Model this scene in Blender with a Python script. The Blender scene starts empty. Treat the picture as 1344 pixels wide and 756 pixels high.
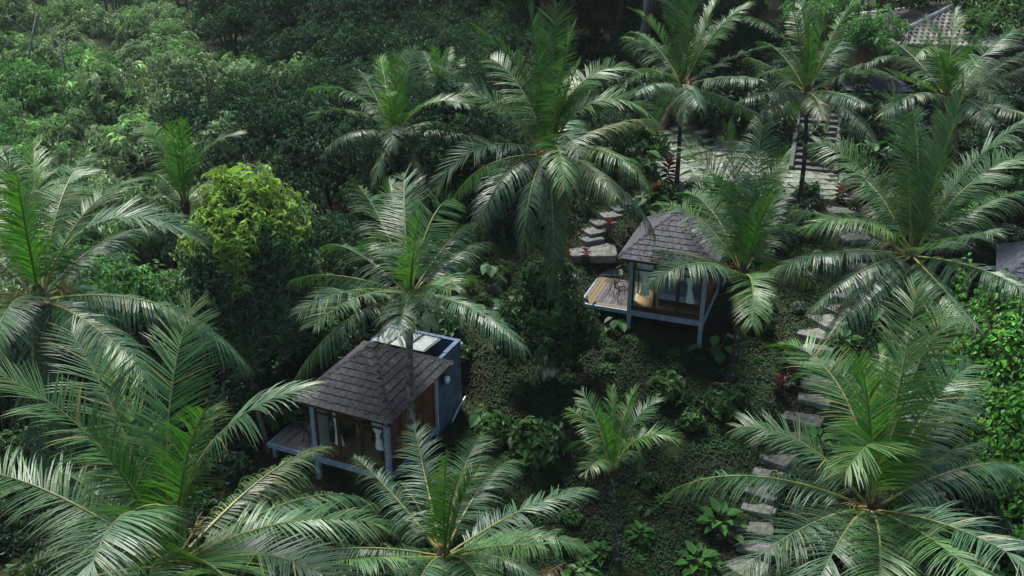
import bpy, math, random
import numpy as np

R = math.radians
rng = np.random.default_rng(11)
random.seed(5)
scene = bpy.context.scene
COL = scene.collection

# ------------------------------------------------------------------ helpers
def link(o, parent=None):
    COL.objects.link(o)
    if parent is not None:
        o.parent = parent
    return o

def tag(o, label=None, cat=None, group=None, kind=None):
    if label: o['label'] = label
    if cat: o['category'] = cat
    if group: o['group'] = group
    if kind: o['kind'] = kind
    return o

def thing(name, label, cat, loc=(0, 0, 0), rz=0.0, group=None):
    o = bpy.data.objects.new(name, None)
    o.empty_display_size = .3
    o.location = loc
    o.rotation_euler = (0, 0, rz)
    link(o)
    return tag(o, label, cat, group)

def copy_tree(o, parent=None, loc=None, rz=None, scale=None, label=None):
    c = o.copy()
    COL.objects.link(c)
    if parent is not None: c.parent = parent
    if loc is not None: c.location = loc
    if rz is not None: c.rotation_euler = (0, 0, rz)
    if scale is not None: c.scale = scale if hasattr(scale, '__len__') else (scale,) * 3
    if label: c['label'] = label
    for ch in list(o.children):
        copy_tree(ch, c)
    return c

class MB:
    """collects boxes, tubes, strips and leaves; build() links ONE mesh object"""
    def __init__(s):
        s.v = []; s.f = []; s.n = 0; s.c = []; s.mi = []
    def add(s, verts, faces, col=(.5, .5, .5), mi=0):
        verts = np.asarray(verts, float).reshape(-1, 3)
        s.v.append(verts)
        col = np.asarray(col, float)
        if col.ndim == 1: col = np.tile(col, (len(verts), 1))
        s.c.append(col)
        for f in faces:
            s.f.append(tuple(int(i) + s.n for i in f)); s.mi.append(mi)
        s.n += len(verts)
        return s
    def addq(s, verts, quads, col, mi=0):
        """verts Nx3, quads Mx4 int arrays"""
        s.v.append(verts)
        col = np.asarray(col, float)
        if col.ndim == 1: col = np.tile(col, (len(verts), 1))
        s.c.append(col)
        s.f.extend(map(tuple, (quads + s.n).tolist())); s.mi.extend([mi] * len(quads))
        s.n += len(verts)
        return s
    def box(s, a, b, col=(.5, .5, .5), mi=0):
        x0, y0, z0 = a; x1, y1, z1 = b
        v = [(x0,y0,z0),(x1,y0,z0),(x1,y1,z0),(x0,y1,z0),(x0,y0,z1),(x1,y0,z1),(x1,y1,z1),(x0,y1,z1)]
        return s.add(v, [(0,3,2,1),(4,5,6,7),(0,1,5,4),(1,2,6,5),(2,3,7,6),(3,0,4,7)], col, mi)
    def beam(s, a, b, w, h, up=(0, 0, 1), col=(.5, .5, .5), mi=0):
        a = np.array(a, float); b = np.array(b, float); d = b - a; d /= np.linalg.norm(d)
        up = np.array(up, float); sd = np.cross(d, up); sd /= np.linalg.norm(sd); u = np.cross(sd, d)
        v = []
        for p in (a, b):
            for i, j in ((-1,-1),(1,-1),(1,1),(-1,1)):
                v.append(p + sd*w/2*i + u*h/2*j)
        return s.add(v, [(0,3,2,1),(4,5,6,7),(0,1,5,4),(1,2,6,5),(2,3,7,6),(3,0,4,7)], col, mi)
    def tube(s, pts, rad, seg=8, col=(.5, .5, .5), mi=0, cap=True):
        pts = np.asarray(pts, float); n = len(pts)
        rad = np.broadcast_to(np.asarray(rad, float), (n,))
        t = np.gradient(pts, axis=0); t /= np.linalg.norm(t, axis=1)[:, None]
        ref = np.array([0.03, 1, .02]) if abs(t[0][1]) < .8 else np.array([1, 0, 0.])
        sd = np.cross(t, ref); sd /= np.linalg.norm(sd, axis=1)[:, None]; u = np.cross(sd, t)
        an = np.linspace(0, 2*np.pi, seg, endpoint=False)
        V = pts[:, None] + rad[:, None, None]*(np.cos(an)[None, :, None]*sd[:, None] + np.sin(an)[None, :, None]*u[:, None])
        V = V.reshape(-1, 3); f = []
        for i in range(n-1):
            for j in range(seg):
                k = (j+1) % seg
                f.append((i*seg+j, i*seg+k, (i+1)*seg+k, (i+1)*seg+j))
        if cap:
            f.append(tuple(range(seg-1, -1, -1))); f.append(tuple((n-1)*seg+j for j in range(seg)))
        return s.add(V, f, col, mi)
    def leaves(s, pos, d, up, L, W, col, fold=.18, droop=.25, mi=0):
        """N folded leaves: base pos, direction d, face normal up"""
        N = len(pos)
        d = d/np.linalg.norm(d, axis=1)[:, None]
        sd = np.cross(d, up); sd /= (np.linalg.norm(sd, axis=1)[:, None]+1e-9)
        n = np.cross(sd, d)
        L = np.broadcast_to(L, (N,))[:, None]; W = np.broadcast_to(W, (N,))[:, None]
        V = np.empty((N, 6, 3))
        V[:, 0] = pos
        m1 = pos + d*L*.32 + n*L*.03; m2 = pos + d*L*.68 - n*L*droop*.22
        V[:, 1] = m1 - sd*W*.5 + n*W*fold; V[:, 2] = m2 - sd*W*.40 + n*W*fold
        V[:, 3] = pos + d*L - n*L*droop
        V[:, 4] = m2 + sd*W*.40 + n*W*fold; V[:, 5] = m1 + sd*W*.5 + n*W*fold
        q = np.empty((N, 2, 4), int); b = np.arange(N)*6
        q[:, 0] = np.stack([b, b+3, b+2, b+1], 1); q[:, 1] = np.stack([b, b+5, b+4, b+3], 1)
        c = np.repeat(np.asarray(col), 6, axis=0)
        return s.addq(V.reshape(-1, 3), q.reshape(-1, 4), c, mi)
    def mesh(s, name, mats, smooth=False):
        me = bpy.data.meshes.new(name)
        V = np.concatenate(s.v)
        me.from_pydata(V, [], s.f)
        me.validate()
        at = me.color_attributes.new('Col', 'FLOAT_COLOR', 'POINT')
        C = np.concatenate(s.c); C = np.concatenate([C, np.ones((len(C), 1))], 1).astype(np.float32)
        if len(at.data) == len(C): at.data.foreach_set('color', C.ravel())
        if not isinstance(mats, (list, tuple)): mats = [mats]
        for m in mats: me.materials.append(m)
        if len(mats) > 1 and len(me.polygons) == len(s.mi): me.polygons.foreach_set('material_index', s.mi)
        if smooth: me.polygons.foreach_set('use_smooth', [True]*len(me.polygons))
        return me
    def build(s, name, mats, parent=None, smooth=False):
        return link(bpy.data.objects.new(name, s.mesh(name, mats, smooth)), parent)

# ------------------------------------------------------------------ materials
def mat(name):
    m = bpy.data.materials.new(name); m.use_nodes = True
    nt = m.node_tree; nt.nodes.clear()
    return m, nt
def N(nt, t, **k):
    n = nt.nodes.new(t)
    for a, b in k.items(): setattr(n, a, b)
    return n
def leaf_mat(name, rough=.4, trans=.25, tcol=(1.5, 1.9, .5), spec=.5, var=.25, nscale=1.3):
    m, nt = mat(name); L = nt.links
    out = N(nt, 'ShaderNodeOutputMaterial'); p = N(nt, 'ShaderNodeBsdfPrincipled')
    at = N(nt, 'ShaderNodeAttribute', attribute_name='Col')
    tc = N(nt, 'ShaderNodeNewGeometry'); no = N(nt, 'ShaderNodeTexNoise'); no.inputs['Scale'].default_value = nscale
    L.new(tc.outputs['Position'], no.inputs['Vector'])
    mr = N(nt, 'ShaderNodeMapRange'); L.new(no.outputs['Fac'], mr.inputs[0])
    mr.inputs[1].default_value = .3; mr.inputs[2].default_value = .7
    mr.inputs[3].default_value = 1-var; mr.inputs[4].default_value = 1+var
    mx = N(nt, 'ShaderNodeVectorMath', operation='SCALE'); L.new(at.outputs['Color'], mx.inputs[0]); L.new(mr.outputs[0], mx.inputs['Scale'])
    L.new(mx.outputs[0], p.inputs['Base Color']); p.inputs['Roughness'].default_value = rough
    p.inputs['Specular IOR Level'].default_value = spec
    tr = N(nt, 'ShaderNodeBsdfTranslucent'); mm = N(nt, 'ShaderNodeVectorMath', operation='MULTIPLY')
    L.new(mx.outputs[0], mm.inputs[0]); mm.inputs[1].default_value = tcol; L.new(mm.outputs[0], tr.inputs['Color'])
    mix = N(nt, 'ShaderNodeMixShader'); mix.inputs[0].default_value = trans
    L.new(p.outputs[0], mix.inputs[1]); L.new(tr.outputs[0], mix.inputs[2]); L.new(mix.outputs[0], out.inputs[0])
    return m
def surf_mat(name, c1=None, c2=None, scale=5., rough=.7, detail=6., bump=.3, attr=False, spec=.3, stretch=(1, 1, 1), lo=.35, hi=.65, metallic=0., coord='Object', bdist=.02):
    m, nt = mat(name); L = nt.links
    out = N(nt, 'ShaderNodeOutputMaterial'); p = N(nt, 'ShaderNodeBsdfPrincipled'); L.new(p.outputs[0], out.inputs[0])
    tc = N(nt, 'ShaderNodeTexCoord'); mp = N(nt, 'ShaderNodeMapping'); mp.inputs['Scale'].default_value = stretch
    L.new(tc.outputs[coord], mp.inputs[0])
    no = N(nt, 'ShaderNodeTexNoise'); no.inputs['Scale'].default_value = scale; no.inputs['Detail'].default_value = detail; no.inputs['Roughness'].default_value = .65
    L.new(mp.outputs[0], no.inputs['Vector'])
    mr = N(nt, 'ShaderNodeMapRange'); L.new(no.outputs['Fac'], mr.inputs[0]); mr.inputs[1].default_value = lo; mr.inputs[2].default_value = hi
    if attr:
        at = N(nt, 'ShaderNodeAttribute', attribute_name='Col')
        sc = N(nt, 'ShaderNodeMapRange'); L.new(mr.outputs[0], sc.inputs[0]); sc.inputs[3].default_value = c1 or .65; sc.inputs[4].default_value = c2 or 1.3
        vm = N(nt, 'ShaderNodeVectorMath', operation='SCALE'); L.new(at.outputs['Color'], vm.inputs[0]); L.new(sc.outputs[0], vm.inputs['Scale'])
        L.new(vm.outputs[0], p.inputs['Base Color'])
    else:
        mx = N(nt, 'ShaderNodeMix', data_type='RGBA'); L.new(mr.outputs[0], mx.inputs[0])
        mx.inputs[6].default_value = (*c1, 1); mx.inputs[7].default_value = (*c2, 1); L.new(mx.outputs[2], p.inputs['Base Color'])
    p.inputs['Roughness'].default_value = rough; p.inputs['Specular IOR Level'].default_value = spec; p.inputs['Metallic'].default_value = metallic
    if bump:
        bp = N(nt, 'ShaderNodeBump'); bp.inputs['Strength'].default_value = bump; bp.inputs['Distance'].default_value = bdist
        L.new(no.outputs['Fac'], bp.inputs['Height']); L.new(bp.outputs[0], p.inputs['Normal'])
    return m
def glass_mat():
    m, nt = mat('window_glass'); L = nt.links
    out = N(nt, 'ShaderNodeOutputMaterial'); t = N(nt, 'ShaderNodeBsdfTransparent'); g = N(nt, 'ShaderNodeBsdfGlossy'); g.inputs['Roughness'].default_value = .02
    t.inputs[0].default_value = (.95, .97, .97, 1)
    lw = N(nt, 'ShaderNodeLayerWeight'); pw = N(nt, 'ShaderNodeMath', operation='POWER'); pw.inputs[1].default_value = 5; L.new(lw.outputs['Facing'], pw.inputs[0])
    ml = N(nt, 'ShaderNodeMath', operation='MULTIPLY_ADD'); ml.inputs[1].default_value = .6; ml.inputs[2].default_value = .035; L.new(pw.outputs[0], ml.inputs[0]); mx = N(nt, 'ShaderNodeMixShader')
    L.new(ml.outputs[0], mx.inputs[0]); L.new(t.outputs[0], mx.inputs[1]); L.new(g.outputs[0], mx.inputs[2]); L.new(mx.outputs[0], out.inputs[0])
    return m

def weathered(name, sc=7, bump=.35, ls=1.6, lc=(.066, .071, .066), rg=(.55, .72), amt=.6):
    """shingles: tone from the mesh, with grey-green lichen patches and dark streaks"""
    m = surf_mat(name, attr=True, scale=sc, rough=.78, bump=bump, c1=.55, c2=1.4); nt = m.node_tree; L = nt.links
    p = next(n for n in nt.nodes if n.type == 'BSDF_PRINCIPLED'); src = p.inputs['Base Color'].links[0].from_socket
    tc = N(nt, 'ShaderNodeTexCoord'); a = N(nt, 'ShaderNodeTexNoise'); a.inputs['Scale'].default_value = ls; a.inputs['Detail'].default_value = 9; a.inputs['Roughness'].default_value = .75
    L.new(tc.outputs['Object'], a.inputs[0]); mr = N(nt, 'ShaderNodeMapRange'); mr.inputs[1].default_value = rg[0]; mr.inputs[2].default_value = rg[1]; mr.inputs[4].default_value = amt; L.new(a.outputs['Fac'], mr.inputs[0])
    mx = N(nt, 'ShaderNodeMix', data_type='RGBA'); L.new(mr.outputs[0], mx.inputs[0]); L.new(src, mx.inputs[6]); mx.inputs[7].default_value = (*lc, 1); L.new(mx.outputs[2], p.inputs['Base Color'])
    return m
M = dict(
    palm=leaf_mat('palm_leaf', .44, .22, (1.15, 1.75, .5), .42, .25, .8),
    leaf=leaf_mat('broad_leaf', .55, .2, (1.3, 1.7, .5), .22, .25, .5),
    sage=leaf_mat('sage_leaf', .6, .18, (1.0, 1.15, .75), .2, .3, .4),
    gloss=leaf_mat('glossy_leaf', .48, .18, (1.2, 1.7, .45), .28, .25, .8),
    cover=leaf_mat('cover_leaf', .6, .12, (1.2, 1.5, .5), .2, .5, .9),
    rachis=surf_mat('palm_rachis', attr=True, scale=8, rough=.5, bump=.1),
    fibre=surf_mat('palm_fibre', (.02, .014, .009), (.09, .065, .04), 14, .9, bump=.6, stretch=(1, 1, .3)),
    ptrunk=surf_mat('palm_trunk', attr=True, scale=9, rough=.9, bump=.5, stretch=(1, 1, 2.5)),
    bark=surf_mat('bark', attr=True, scale=6, rough=.9, bump=.5, stretch=(1, 1, .5)),
    stone=weathered('path_stone', 5, .6, 2.1, (.040, .062, .026), (.50, .62), .85),
    shingle=weathered('roof_shingle'),
    tile=surf_mat('roof_tile', attr=True, scale=6, rough=.8, bump=.3, c1=.6, c2=1.3),
    bluepaint=surf_mat('blue_grey_paint', (.16, .215, .30), (.30, .38, .48), 5, .6, bump=.15),
    bathwall=surf_mat('blue_render_wall', (.038, .06, .11), (.115, .165, .26), 2.2, .75, bump=.3, lo=.3, hi=.7),
    frame=surf_mat('dark_brown_frame', (.035, .016, .010), (.09, .04, .025), 6, .45, bump=.15, stretch=(1, 1, .2)),
    shutter=surf_mat('red_brown_wood', (.085, .026, .014), (.17, .060, .032), 7, .45, bump=.15, stretch=(1, 1, .15)),
    floor=surf_mat('floor_boards', (.46, .30, .16), (.60, .41, .23), 6, .35, bump=.1, stretch=(.3, 3, 1)),
    plaster=surf_mat('pale_plaster', (.62, .66, .70), (.74, .77, .80), 3, .8, bump=.05),
    deckwood=surf_mat('deck_wood', attr=True, scale=8, rough=.7, bump=.3, stretch=(.4, 3, 1)),
    white=surf_mat('white_fabric', (.80, .85, .92), (.88, .92, .96), 6, .8, bump=.05),
    bluefab=surf_mat('blue_fabric', (.28, .38, .60), (.42, .52, .72), 5, .8, bump=.1),
    darkwood=surf_mat('dark_wood', (.02, .012, .009), (.06, .035, .022), 7, .5, bump=.15),
    metal=surf_mat('black_metal', (.012, .012, .013), (.03, .03, .032), 9, .4, bump=0, metallic=.4),
    sheet=surf_mat('ribbed_sheet', (.22, .25, .245), (.40, .43, .41), 3.5, .35, bump=.1),
    whitepaint=surf_mat('white_paint', (.65, .68, .68), (.82, .83, .82), 7, .5, bump=.05),
    concrete=surf_mat('grey_concrete', (.11, .13, .16), (.25, .28, .33), 3, .8, bump=.2),
    glass=glass_mat(),
)
def ground_mat():
    m, nt = mat('earth'); L = nt.links
    out = N(nt, 'ShaderNodeOutputMaterial'); p = N(nt, 'ShaderNodeBsdfPrincipled'); L.new(p.outputs[0], out.inputs[0])
    tc = N(nt, 'ShaderNodeTexCoord'); a = N(nt, 'ShaderNodeTexNoise'); a.inputs['Scale'].default_value = .55; a.inputs['Detail'].default_value = 8
    b = N(nt, 'ShaderNodeTexNoise'); b.inputs['Scale'].default_value = 9; b.inputs['Detail'].default_value = 6
    L.new(tc.outputs['Object'], a.inputs[0]); L.new(tc.outputs['Object'], b.inputs[0])
    r1 = N(nt, 'ShaderNodeValToRGB'); e = r1.color_ramp.elements
    e[0].position = .35; e[0].color = (.018, .015, .010, 1); e[1].position = .62; e[1].color = (.026, .042, .013, 1)
    L.new(a.outputs['Fac'], r1.inputs[0])
    mr = N(nt, 'ShaderNodeMapRange'); mr.inputs[1].default_value = .3; mr.inputs[2].default_value = .7; mr.inputs[3].default_value = .5; mr.inputs[4].default_value = 1.6
    L.new(b.outputs['Fac'], mr.inputs[0]); vm = N(nt, 'ShaderNodeVectorMath', operation='SCALE'); L.new(r1.outputs[0], vm.inputs[0]); L.new(mr.outputs[0], vm.inputs['Scale'])
    L.new(vm.outputs[0], p.inputs['Base Color']); p.inputs['Roughness'].default_value = .95; p.inputs['Specular IOR Level'].default_value = .15
    bp = N(nt, 'ShaderNodeBump'); bp.inputs['Strength'].default_value = .8; bp.inputs['Distance'].default_value = .05; L.new(b.outputs['Fac'], bp.inputs['Height']); L.new(bp.outputs[0], p.inputs['Normal'])
    return m
M['ground'] = ground_mat()

# ------------------------------------------------------------------ terrain
def sstep(a, b, x):
    t = np.clip((x-a)/(b-a), 0, 1); return t*t*(3-2*t)
def ground(x, y):
    x = np.asarray(x, float); y = np.asarray(y, float)
    line = -1+.36*(np.maximum(y, 14)-27.2)+.12*(np.minimum(y, 14)-14)
    cap = 4.05+.012*(np.minimum(y, 80)-42)
    h = np.clip(.5+.5*(cap-line)/1.2, 0, 1)
    z = cap*(1-h)+line*h-1.2*h*(1-h)
    z = z+1.3*sstep(46, 51, y)*sstep(0, 6, x)
    xb = np.minimum(-9.5+.42*(np.clip(y, 22, 60)-28), 0)
    w = 1-sstep(xb-6, xb, x)
    zl = -4.5+.07*(np.clip(y, 20, 90)-30)
    z = z*(1-w)+np.minimum(zl, z)*w
    z = z+3*sstep(80, 220, y)
    for cx, cy, cz in ((-3.9, 29.4, -.45), (6.6, 35.8, 1.75), (19.9, 35.7, 1.35)):        # level pads under the huts
        w = 1-sstep(2.5, 4.0, np.hypot(x-cx, y-cy))
        z = z*(1-w)+np.minimum(z, cz)*w
    return z
def gz(x, y): return float(ground(x, y))

def build_ground():
    def axis(lo, hi, f0, f1, fine, ratio):
        a = list(np.arange(f0, f1+1e-6, fine)); st = fine
        while a[-1] < hi: st *= ratio; a.append(a[-1]+st)
        st = fine
        while a[0] > lo: st *= ratio; a.insert(0, a[0]-st)
        return np.array(a)
    xs = axis(-700, 700, -26, 34, .5, 1.25); ys = axis(-120, 900, 10, 64, .5, 1.25)
    X, Y = np.meshgrid(xs, ys); Z = ground(X, Y)
    Z = Z+.05*np.sin(X*1.7+Y*.6)*np.cos(Y*1.3)+.035*np.sin(X*3.1-Y*2.3)
    nx, ny = len(xs), len(ys)
    i = np.arange(ny-1)[:, None]*nx+np.arange(nx-1)[None]
    q = np.stack([i, i+1, i+nx+1, i+nx], -1).reshape(-1, 4)
    mb = MB(); mb.addq(np.stack([X, Y, Z], -1).reshape(-1, 3), q, (.5, .5, .5))
    o = mb.build('ground', M['ground'], smooth=True); o['kind'] = 'structure'
build_ground()

# ------------------------------------------------------------------ coconut palms
# per palm: crown centre, foot of the trunk, fronds (azimuth, start elevation, droop, side bend, length, young)
PALMS = {
 'A':((-6.49, 14.97, 6.05),(-6.82, 14.81),[
  (1.55,1.5,0.95,-0.13,5.07,0),(2.07,0.92,0.79,0.11,5.11,1),(2.33,1.23,0.9,-0.04,5.16,0),(2.92,1.4,1.06,0.06,5.11,0),(2.86,0.55,0.89,-0.18,5.22,0),(4.76,1.35,1.69,0.05,5.3,0),(6.21,1.48,1.22,0.09,5.14,0),(1.08,0.23,0.74,0.11,5.17,0),(0.8,0.16,1.03,0.07,5.3,0),(2.49,0.26,0.8,-0.21,5.22,0),(5.35,0.76,0.68,-0.03,5.17,0),(5.6,1.32,0.55,-0.24,5.22,1),(4.84,0.64,0.29,0.01,5.18,0),(2.75,-0.09,0.74,-0.02,5.16,0)]),
 'B':((-11.92, 22.52, 8.04),(-12.24, 22.24),[
  (2.19,1.16,1.24,-0.17,5.31,0),(1.87,0.77,0.39,0.04,5.17,1),(1.59,0.88,0.88,-0.01,5.17,0),(6.28,1.24,2.07,0.05,5.33,0),(0.02,0.18,1.24,-0.08,5.55,0),(5.49,0.27,0.94,0.22,5.23,0),(4.9,-0.27,1.12,0.44,5.4,0),(2.54,-0.09,0.9,0.05,5.17,0),(2.43,0.3,0.54,-0.04,5.18,0),(4.88,0.31,0.44,-0.13,5.13,0),(5.23,1.15,0.46,-0.0,5.19,1),(1.35,0.3,0.71,-0.05,5.12,0),(1.64,-0.21,0.57,-0.05,5.21,0)]),
 'C':((-12.54, 35.8, 5.75),(-12.75, 35.53),[
  (2.38,1.35,1.21,0.05,4.06,0),(5.28,1.36,0.44,0.0,3.99,1),(6.14,1.4,1.26,-0.04,4.04,0),(2.32,0.44,1.05,-0.21,4.01,0),(1.39,0.23,0.84,0.04,3.99,0),(4.95,1.39,0.57,0.09,4.02,1),(1.68,-0.09,1.28,0.01,3.99,0),(2.36,-0.01,0.82,0.02,3.99,0)]),
 'D':((-4.98, 40.8, 7.01),(-5.12, 40.76),[
  (2.2,0.82,0.68,-0.19,4.19,0),(2.93,1.08,1.41,0.02,4.23,0),(3.74,0.86,1.2,0.06,4.19,0),(4.11,0.48,0.84,0.07,4.18,0),(1.86,0.93,0.57,-0.06,4.19,1),(1.25,1.2,0.78,0.07,4.22,0),(4.98,1.24,0.31,-0.04,4.22,1),(5.83,0.98,1.23,-0.06,4.19,0),(6.07,0.25,0.69,0.03,4.2,0),(5.08,0.23,1.22,0.04,4.19,0),(4.71,1.11,1.02,0.1,4.2,1),(4.66,0.14,0.77,-0.11,4.16,0)]),
 'E':((-3.33, 46.48, 7.36),(-3.56, 46.19),[
  (2.07,0.8,0.62,-0.16,3.0,0),(4.56,1.26,0.55,0.06,3.0,1),(1.4,0.86,0.6,0.09,2.99,1),(1.23,0.61,0.58,0.13,3.01,0),(2.11,0.22,0.61,-0.0,2.99,0),(5.23,0.61,0.57,0.02,2.98,0)]),
 'F':((1.25, 32.52, 8.7),(1.54, 32.52),[
  (1.36,1.48,0.38,0.03,4.92,0),(2.28,1.44,0.17,-0.03,4.87,1),(5.14,1.42,0.33,0.02,4.65,0),(2.88,1.47,0.95,0.03,4.85,0),(2.19,1.12,1.08,-0.01,4.59,0),(3.24,0.93,0.51,-0.01,4.6,0),(3.58,0.56,1.66,0.05,4.66,0),(2.61,-0.13,0.96,0.1,4.61,0),(4.06,0.2,1.03,0.22,4.56,0),(0.5,1.51,1.92,-0.09,4.78,0),(6.1,1.35,2.3,-0.03,4.72,0),(0.61,0.34,0.51,0.0,4.56,0),(5.53,0.52,1.23,-0.14,4.6,0),(5.15,0.31,0.72,-0.02,4.61,0),(5.67,-0.01,1.05,0.06,4.72,0),(4.83,0.67,1.45,-0.08,4.58,0),(4.74,-0.42,1.22,0.07,4.91,0),(4.55,1.42,0.67,0.05,4.61,1),(4.43,0.12,1.49,0.1,4.57,0),(1.25,0.5,1.45,-0.0,4.6,0)]),
 'G':((7.23, 41.66, 8.95),(7.3, 41.66),[
  (2.03,1.51,0.6,0.02,4.34,0),(1.06,1.5,0.27,0.01,4.35,1),(0.81,1.14,0.36,0.03,4.28,1),(0.77,1.06,1.05,0.02,4.32,0),(0.45,1.12,0.7,0.02,4.4,0),(2.21,1.04,0.83,-0.01,4.33,1),(2.09,0.73,0.81,-0.03,4.29,0),(2.22,0.66,0.78,-0.08,4.3,0),(1.92,0.11,0.4,-0.06,4.3,0),(0.25,0.54,0.49,0.13,4.33,0),(5.4,0.4,0.38,-0.13,4.27,0),(0.31,-0.31,0.22,0.03,4.3,0),(1.7,-0.18,0.97,-0.03,4.28,0),(4.71,0.26,0.52,0.01,4.29,0),(4.56,0.31,1.0,0.06,4.28,0),(4.05,0.28,0.35,0.12,4.33,0)]),
 'H':((12.28, 40.82, 8.83),(12.53, 40.82),[
  (1.6,1.23,0.72,-0.03,4.32,0),(2.08,1.3,0.34,0.01,4.26,1),(0.7,1.46,0.15,0.02,4.41,1),(0.63,1.19,0.6,0.16,4.41,0),(3.15,1.32,1.07,-0.02,4.28,0),(1.81,0.56,0.58,0.05,4.3,0),(2.06,0.3,0.35,-0.16,4.28,0),(3.86,0.25,0.37,-0.04,4.3,0),(5.22,0.63,0.21,0.03,4.28,0),(4.82,0.33,0.46,0.24,4.31,0),(1.43,-0.16,0.76,-0.08,4.27,0),(5.04,0.1,0.81,0.24,4.33,0),(0.81,0.72,0.86,0.3,4.33,0),(4.59,0.23,0.51,-0.01,4.29,0),(3.98,0.11,0.58,-0.08,4.25,0)]),
 'I':((7.9, 30.91, 4.95),(7.81, 30.91),[
  (2.35,0.94,1.28,0.1,4.42,0),(2.43,1.45,0.95,0.14,4.91,0),(1.9,1.31,0.24,0.01,5.03,1),(1.28,1.44,0.31,-0.07,5.08,0),(0.95,1.51,0.97,-0.22,4.63,1),(1.18,1.11,1.09,-0.01,4.52,0),(3.73,0.63,1.2,-0.12,4.52,0),(2.33,0.09,0.45,-0.04,4.5,0),(0.64,-0.09,0.63,0.1,4.49,0),(4.64,0.53,1.11,-0.16,4.47,0),(0.91,0.6,1.2,0.04,4.51,0),(0.94,1.01,1.28,0.17,4.55,0),(4.24,0.4,0.8,0.03,4.47,0),(2.0,0.93,1.24,-0.06,4.54,0)]),
 'J':((12.92, 29.44, 6.31),(13.15, 29.44),[
  (1.4,1.36,0.95,0.08,5.34,0),(1.28,1.51,0.45,0.12,5.41,1),(0.58,1.43,0.15,0.12,5.4,1),(0.4,1.08,1.18,0.07,5.35,0),(0.4,0.61,0.74,0.07,5.21,0),(4.7,0.63,0.23,0.03,5.16,0),(4.98,0.35,0.37,-0.03,5.18,0),(4.61,0.11,0.2,0.13,5.22,0),(3.82,0.21,0.67,-0.02,5.23,0),(3.46,0.29,0.56,0.04,5.19,0),(2.33,0.29,0.55,0.13,5.17,0),(1.82,0.71,0.89,0.06,5.12,0),(2.39,1.14,1.09,-0.02,5.04,0),(2.05,1.41,0.42,-0.01,5.25,0),(6.24,1.34,0.67,-0.03,5.47,0),(1.06,-0.36,1.15,-0.09,5.22,0),(4.02,0.09,0.7,-0.18,5.21,0)]),
 'K':((8.33, 18.68, 4.53),(8.03, 18.64),[
  (1.47,1.26,2.16,0.46,5.03,0),(1.85,1.3,1.78,0.18,5.21,0),(1.26,0.94,1.13,0.05,5.02,1),(1.0,1.32,0.55,0.2,5.17,0),(0.92,1.37,0.87,-0.15,5.1,0),(0.74,0.93,1.05,0.0,4.95,0),(0.64,0.64,0.85,0.19,4.99,0),(0.61,0.19,0.53,0.07,5.0,0),(0.23,0.48,1.22,0.18,5.06,0),(5.01,0.59,0.43,-0.01,4.98,0),(4.43,0.53,0.7,-0.09,4.97,0),(0.65,-0.14,2.16,-0.01,5.03,0),(2.8,0.27,1.05,-0.1,4.87,0),(3.93,0.52,0.95,-0.27,5.01,0),(1.96,0.2,0.74,-0.04,4.99,0),(4.3,1.48,1.73,-0.29,5.01,0),(1.1,0.6,0.6,0.14,4.95,1),(3.89,1.38,0.38,-0.03,4.97,1),(4.75,0.54,0.36,0.06,4.87,0),(4.13,0.56,0.9,0.01,5.01,0)]),
 'L':((-1.66, 19.01, 2.87),(-1.26, 19.22),[
  (4.97,1.47,0.51,-0.12,4.0,1),(2.31,0.39,0.46,-0.08,3.98,0),(1.92,0.72,0.8,-0.16,3.97,0),(1.39,0.67,0.91,-0.09,3.99,0),(1.09,0.6,1.16,0.02,3.99,0),(0.37,0.48,0.67,0.11,3.98,0),(2.22,0.01,1.04,-0.16,3.98,0),(5.36,0.74,0.28,0.21,3.98,0),(3.45,0.46,0.69,-0.12,3.98,0),(4.08,0.62,0.15,-0.09,3.98,0),(5.09,1.33,0.46,-0.1,4.02,1),(5.12,0.75,0.75,-0.13,3.98,0),(4.6,0.72,0.62,-0.01,3.99,0),(2.11,0.47,1.39,-0.22,3.99,0)]),
 'M':((3.01, 24.56, 1.43),(3.25, 24.56),[
  (2.07,1.09,0.76,-0.03,2.53,0),(2.23,1.1,1.42,0.06,2.51,0),(1.57,1.32,0.81,-0.01,2.47,1),(1.15,1.22,0.81,-0.05,2.58,0),(0.69,1.33,1.1,-0.09,2.57,0),(6.22,1.42,1.93,-0.1,2.54,0),(1.01,0.25,1.96,-0.12,2.53,0),(2.07,0.34,1.36,-0.01,2.51,0),(4.25,1.04,1.19,-0.04,2.5,0),(3.96,1.41,0.31,0.05,2.5,1)]),
 'N':((18.42, 41.48, 8.47),(18.47, 41.25),[
  (1.28,0.95,0.45,-0.07,4.6,1),(3.8,1.37,1.83,0.14,4.65,0),(1.92,0.59,0.53,-0.08,4.6,0),(5.08,1.31,0.32,-0.0,4.63,0),(4.58,1.26,1.99,-0.01,4.63,0),(3.45,0.46,0.42,-0.06,4.58,1),(1.89,0.57,0.91,0.08,4.61,0),(1.58,0.85,0.46,-0.01,4.59,0),(3.76,0.35,0.84,0.05,4.58,0),(4.74,0.26,0.53,-0.12,4.6,0),(0.48,0.82,0.6,0.14,4.62,0),(1.14,-0.31,1.02,-0.06,4.59,0),(0.38,0.47,0.27,0.1,4.58,0),(0.27,0.24,0.12,0.35,4.56,0),(4.89,0.17,0.17,0.16,4.61,0)]),
 'O':((-3.04, 26.65, 6.22),(-2.99, 26.65),[
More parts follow.
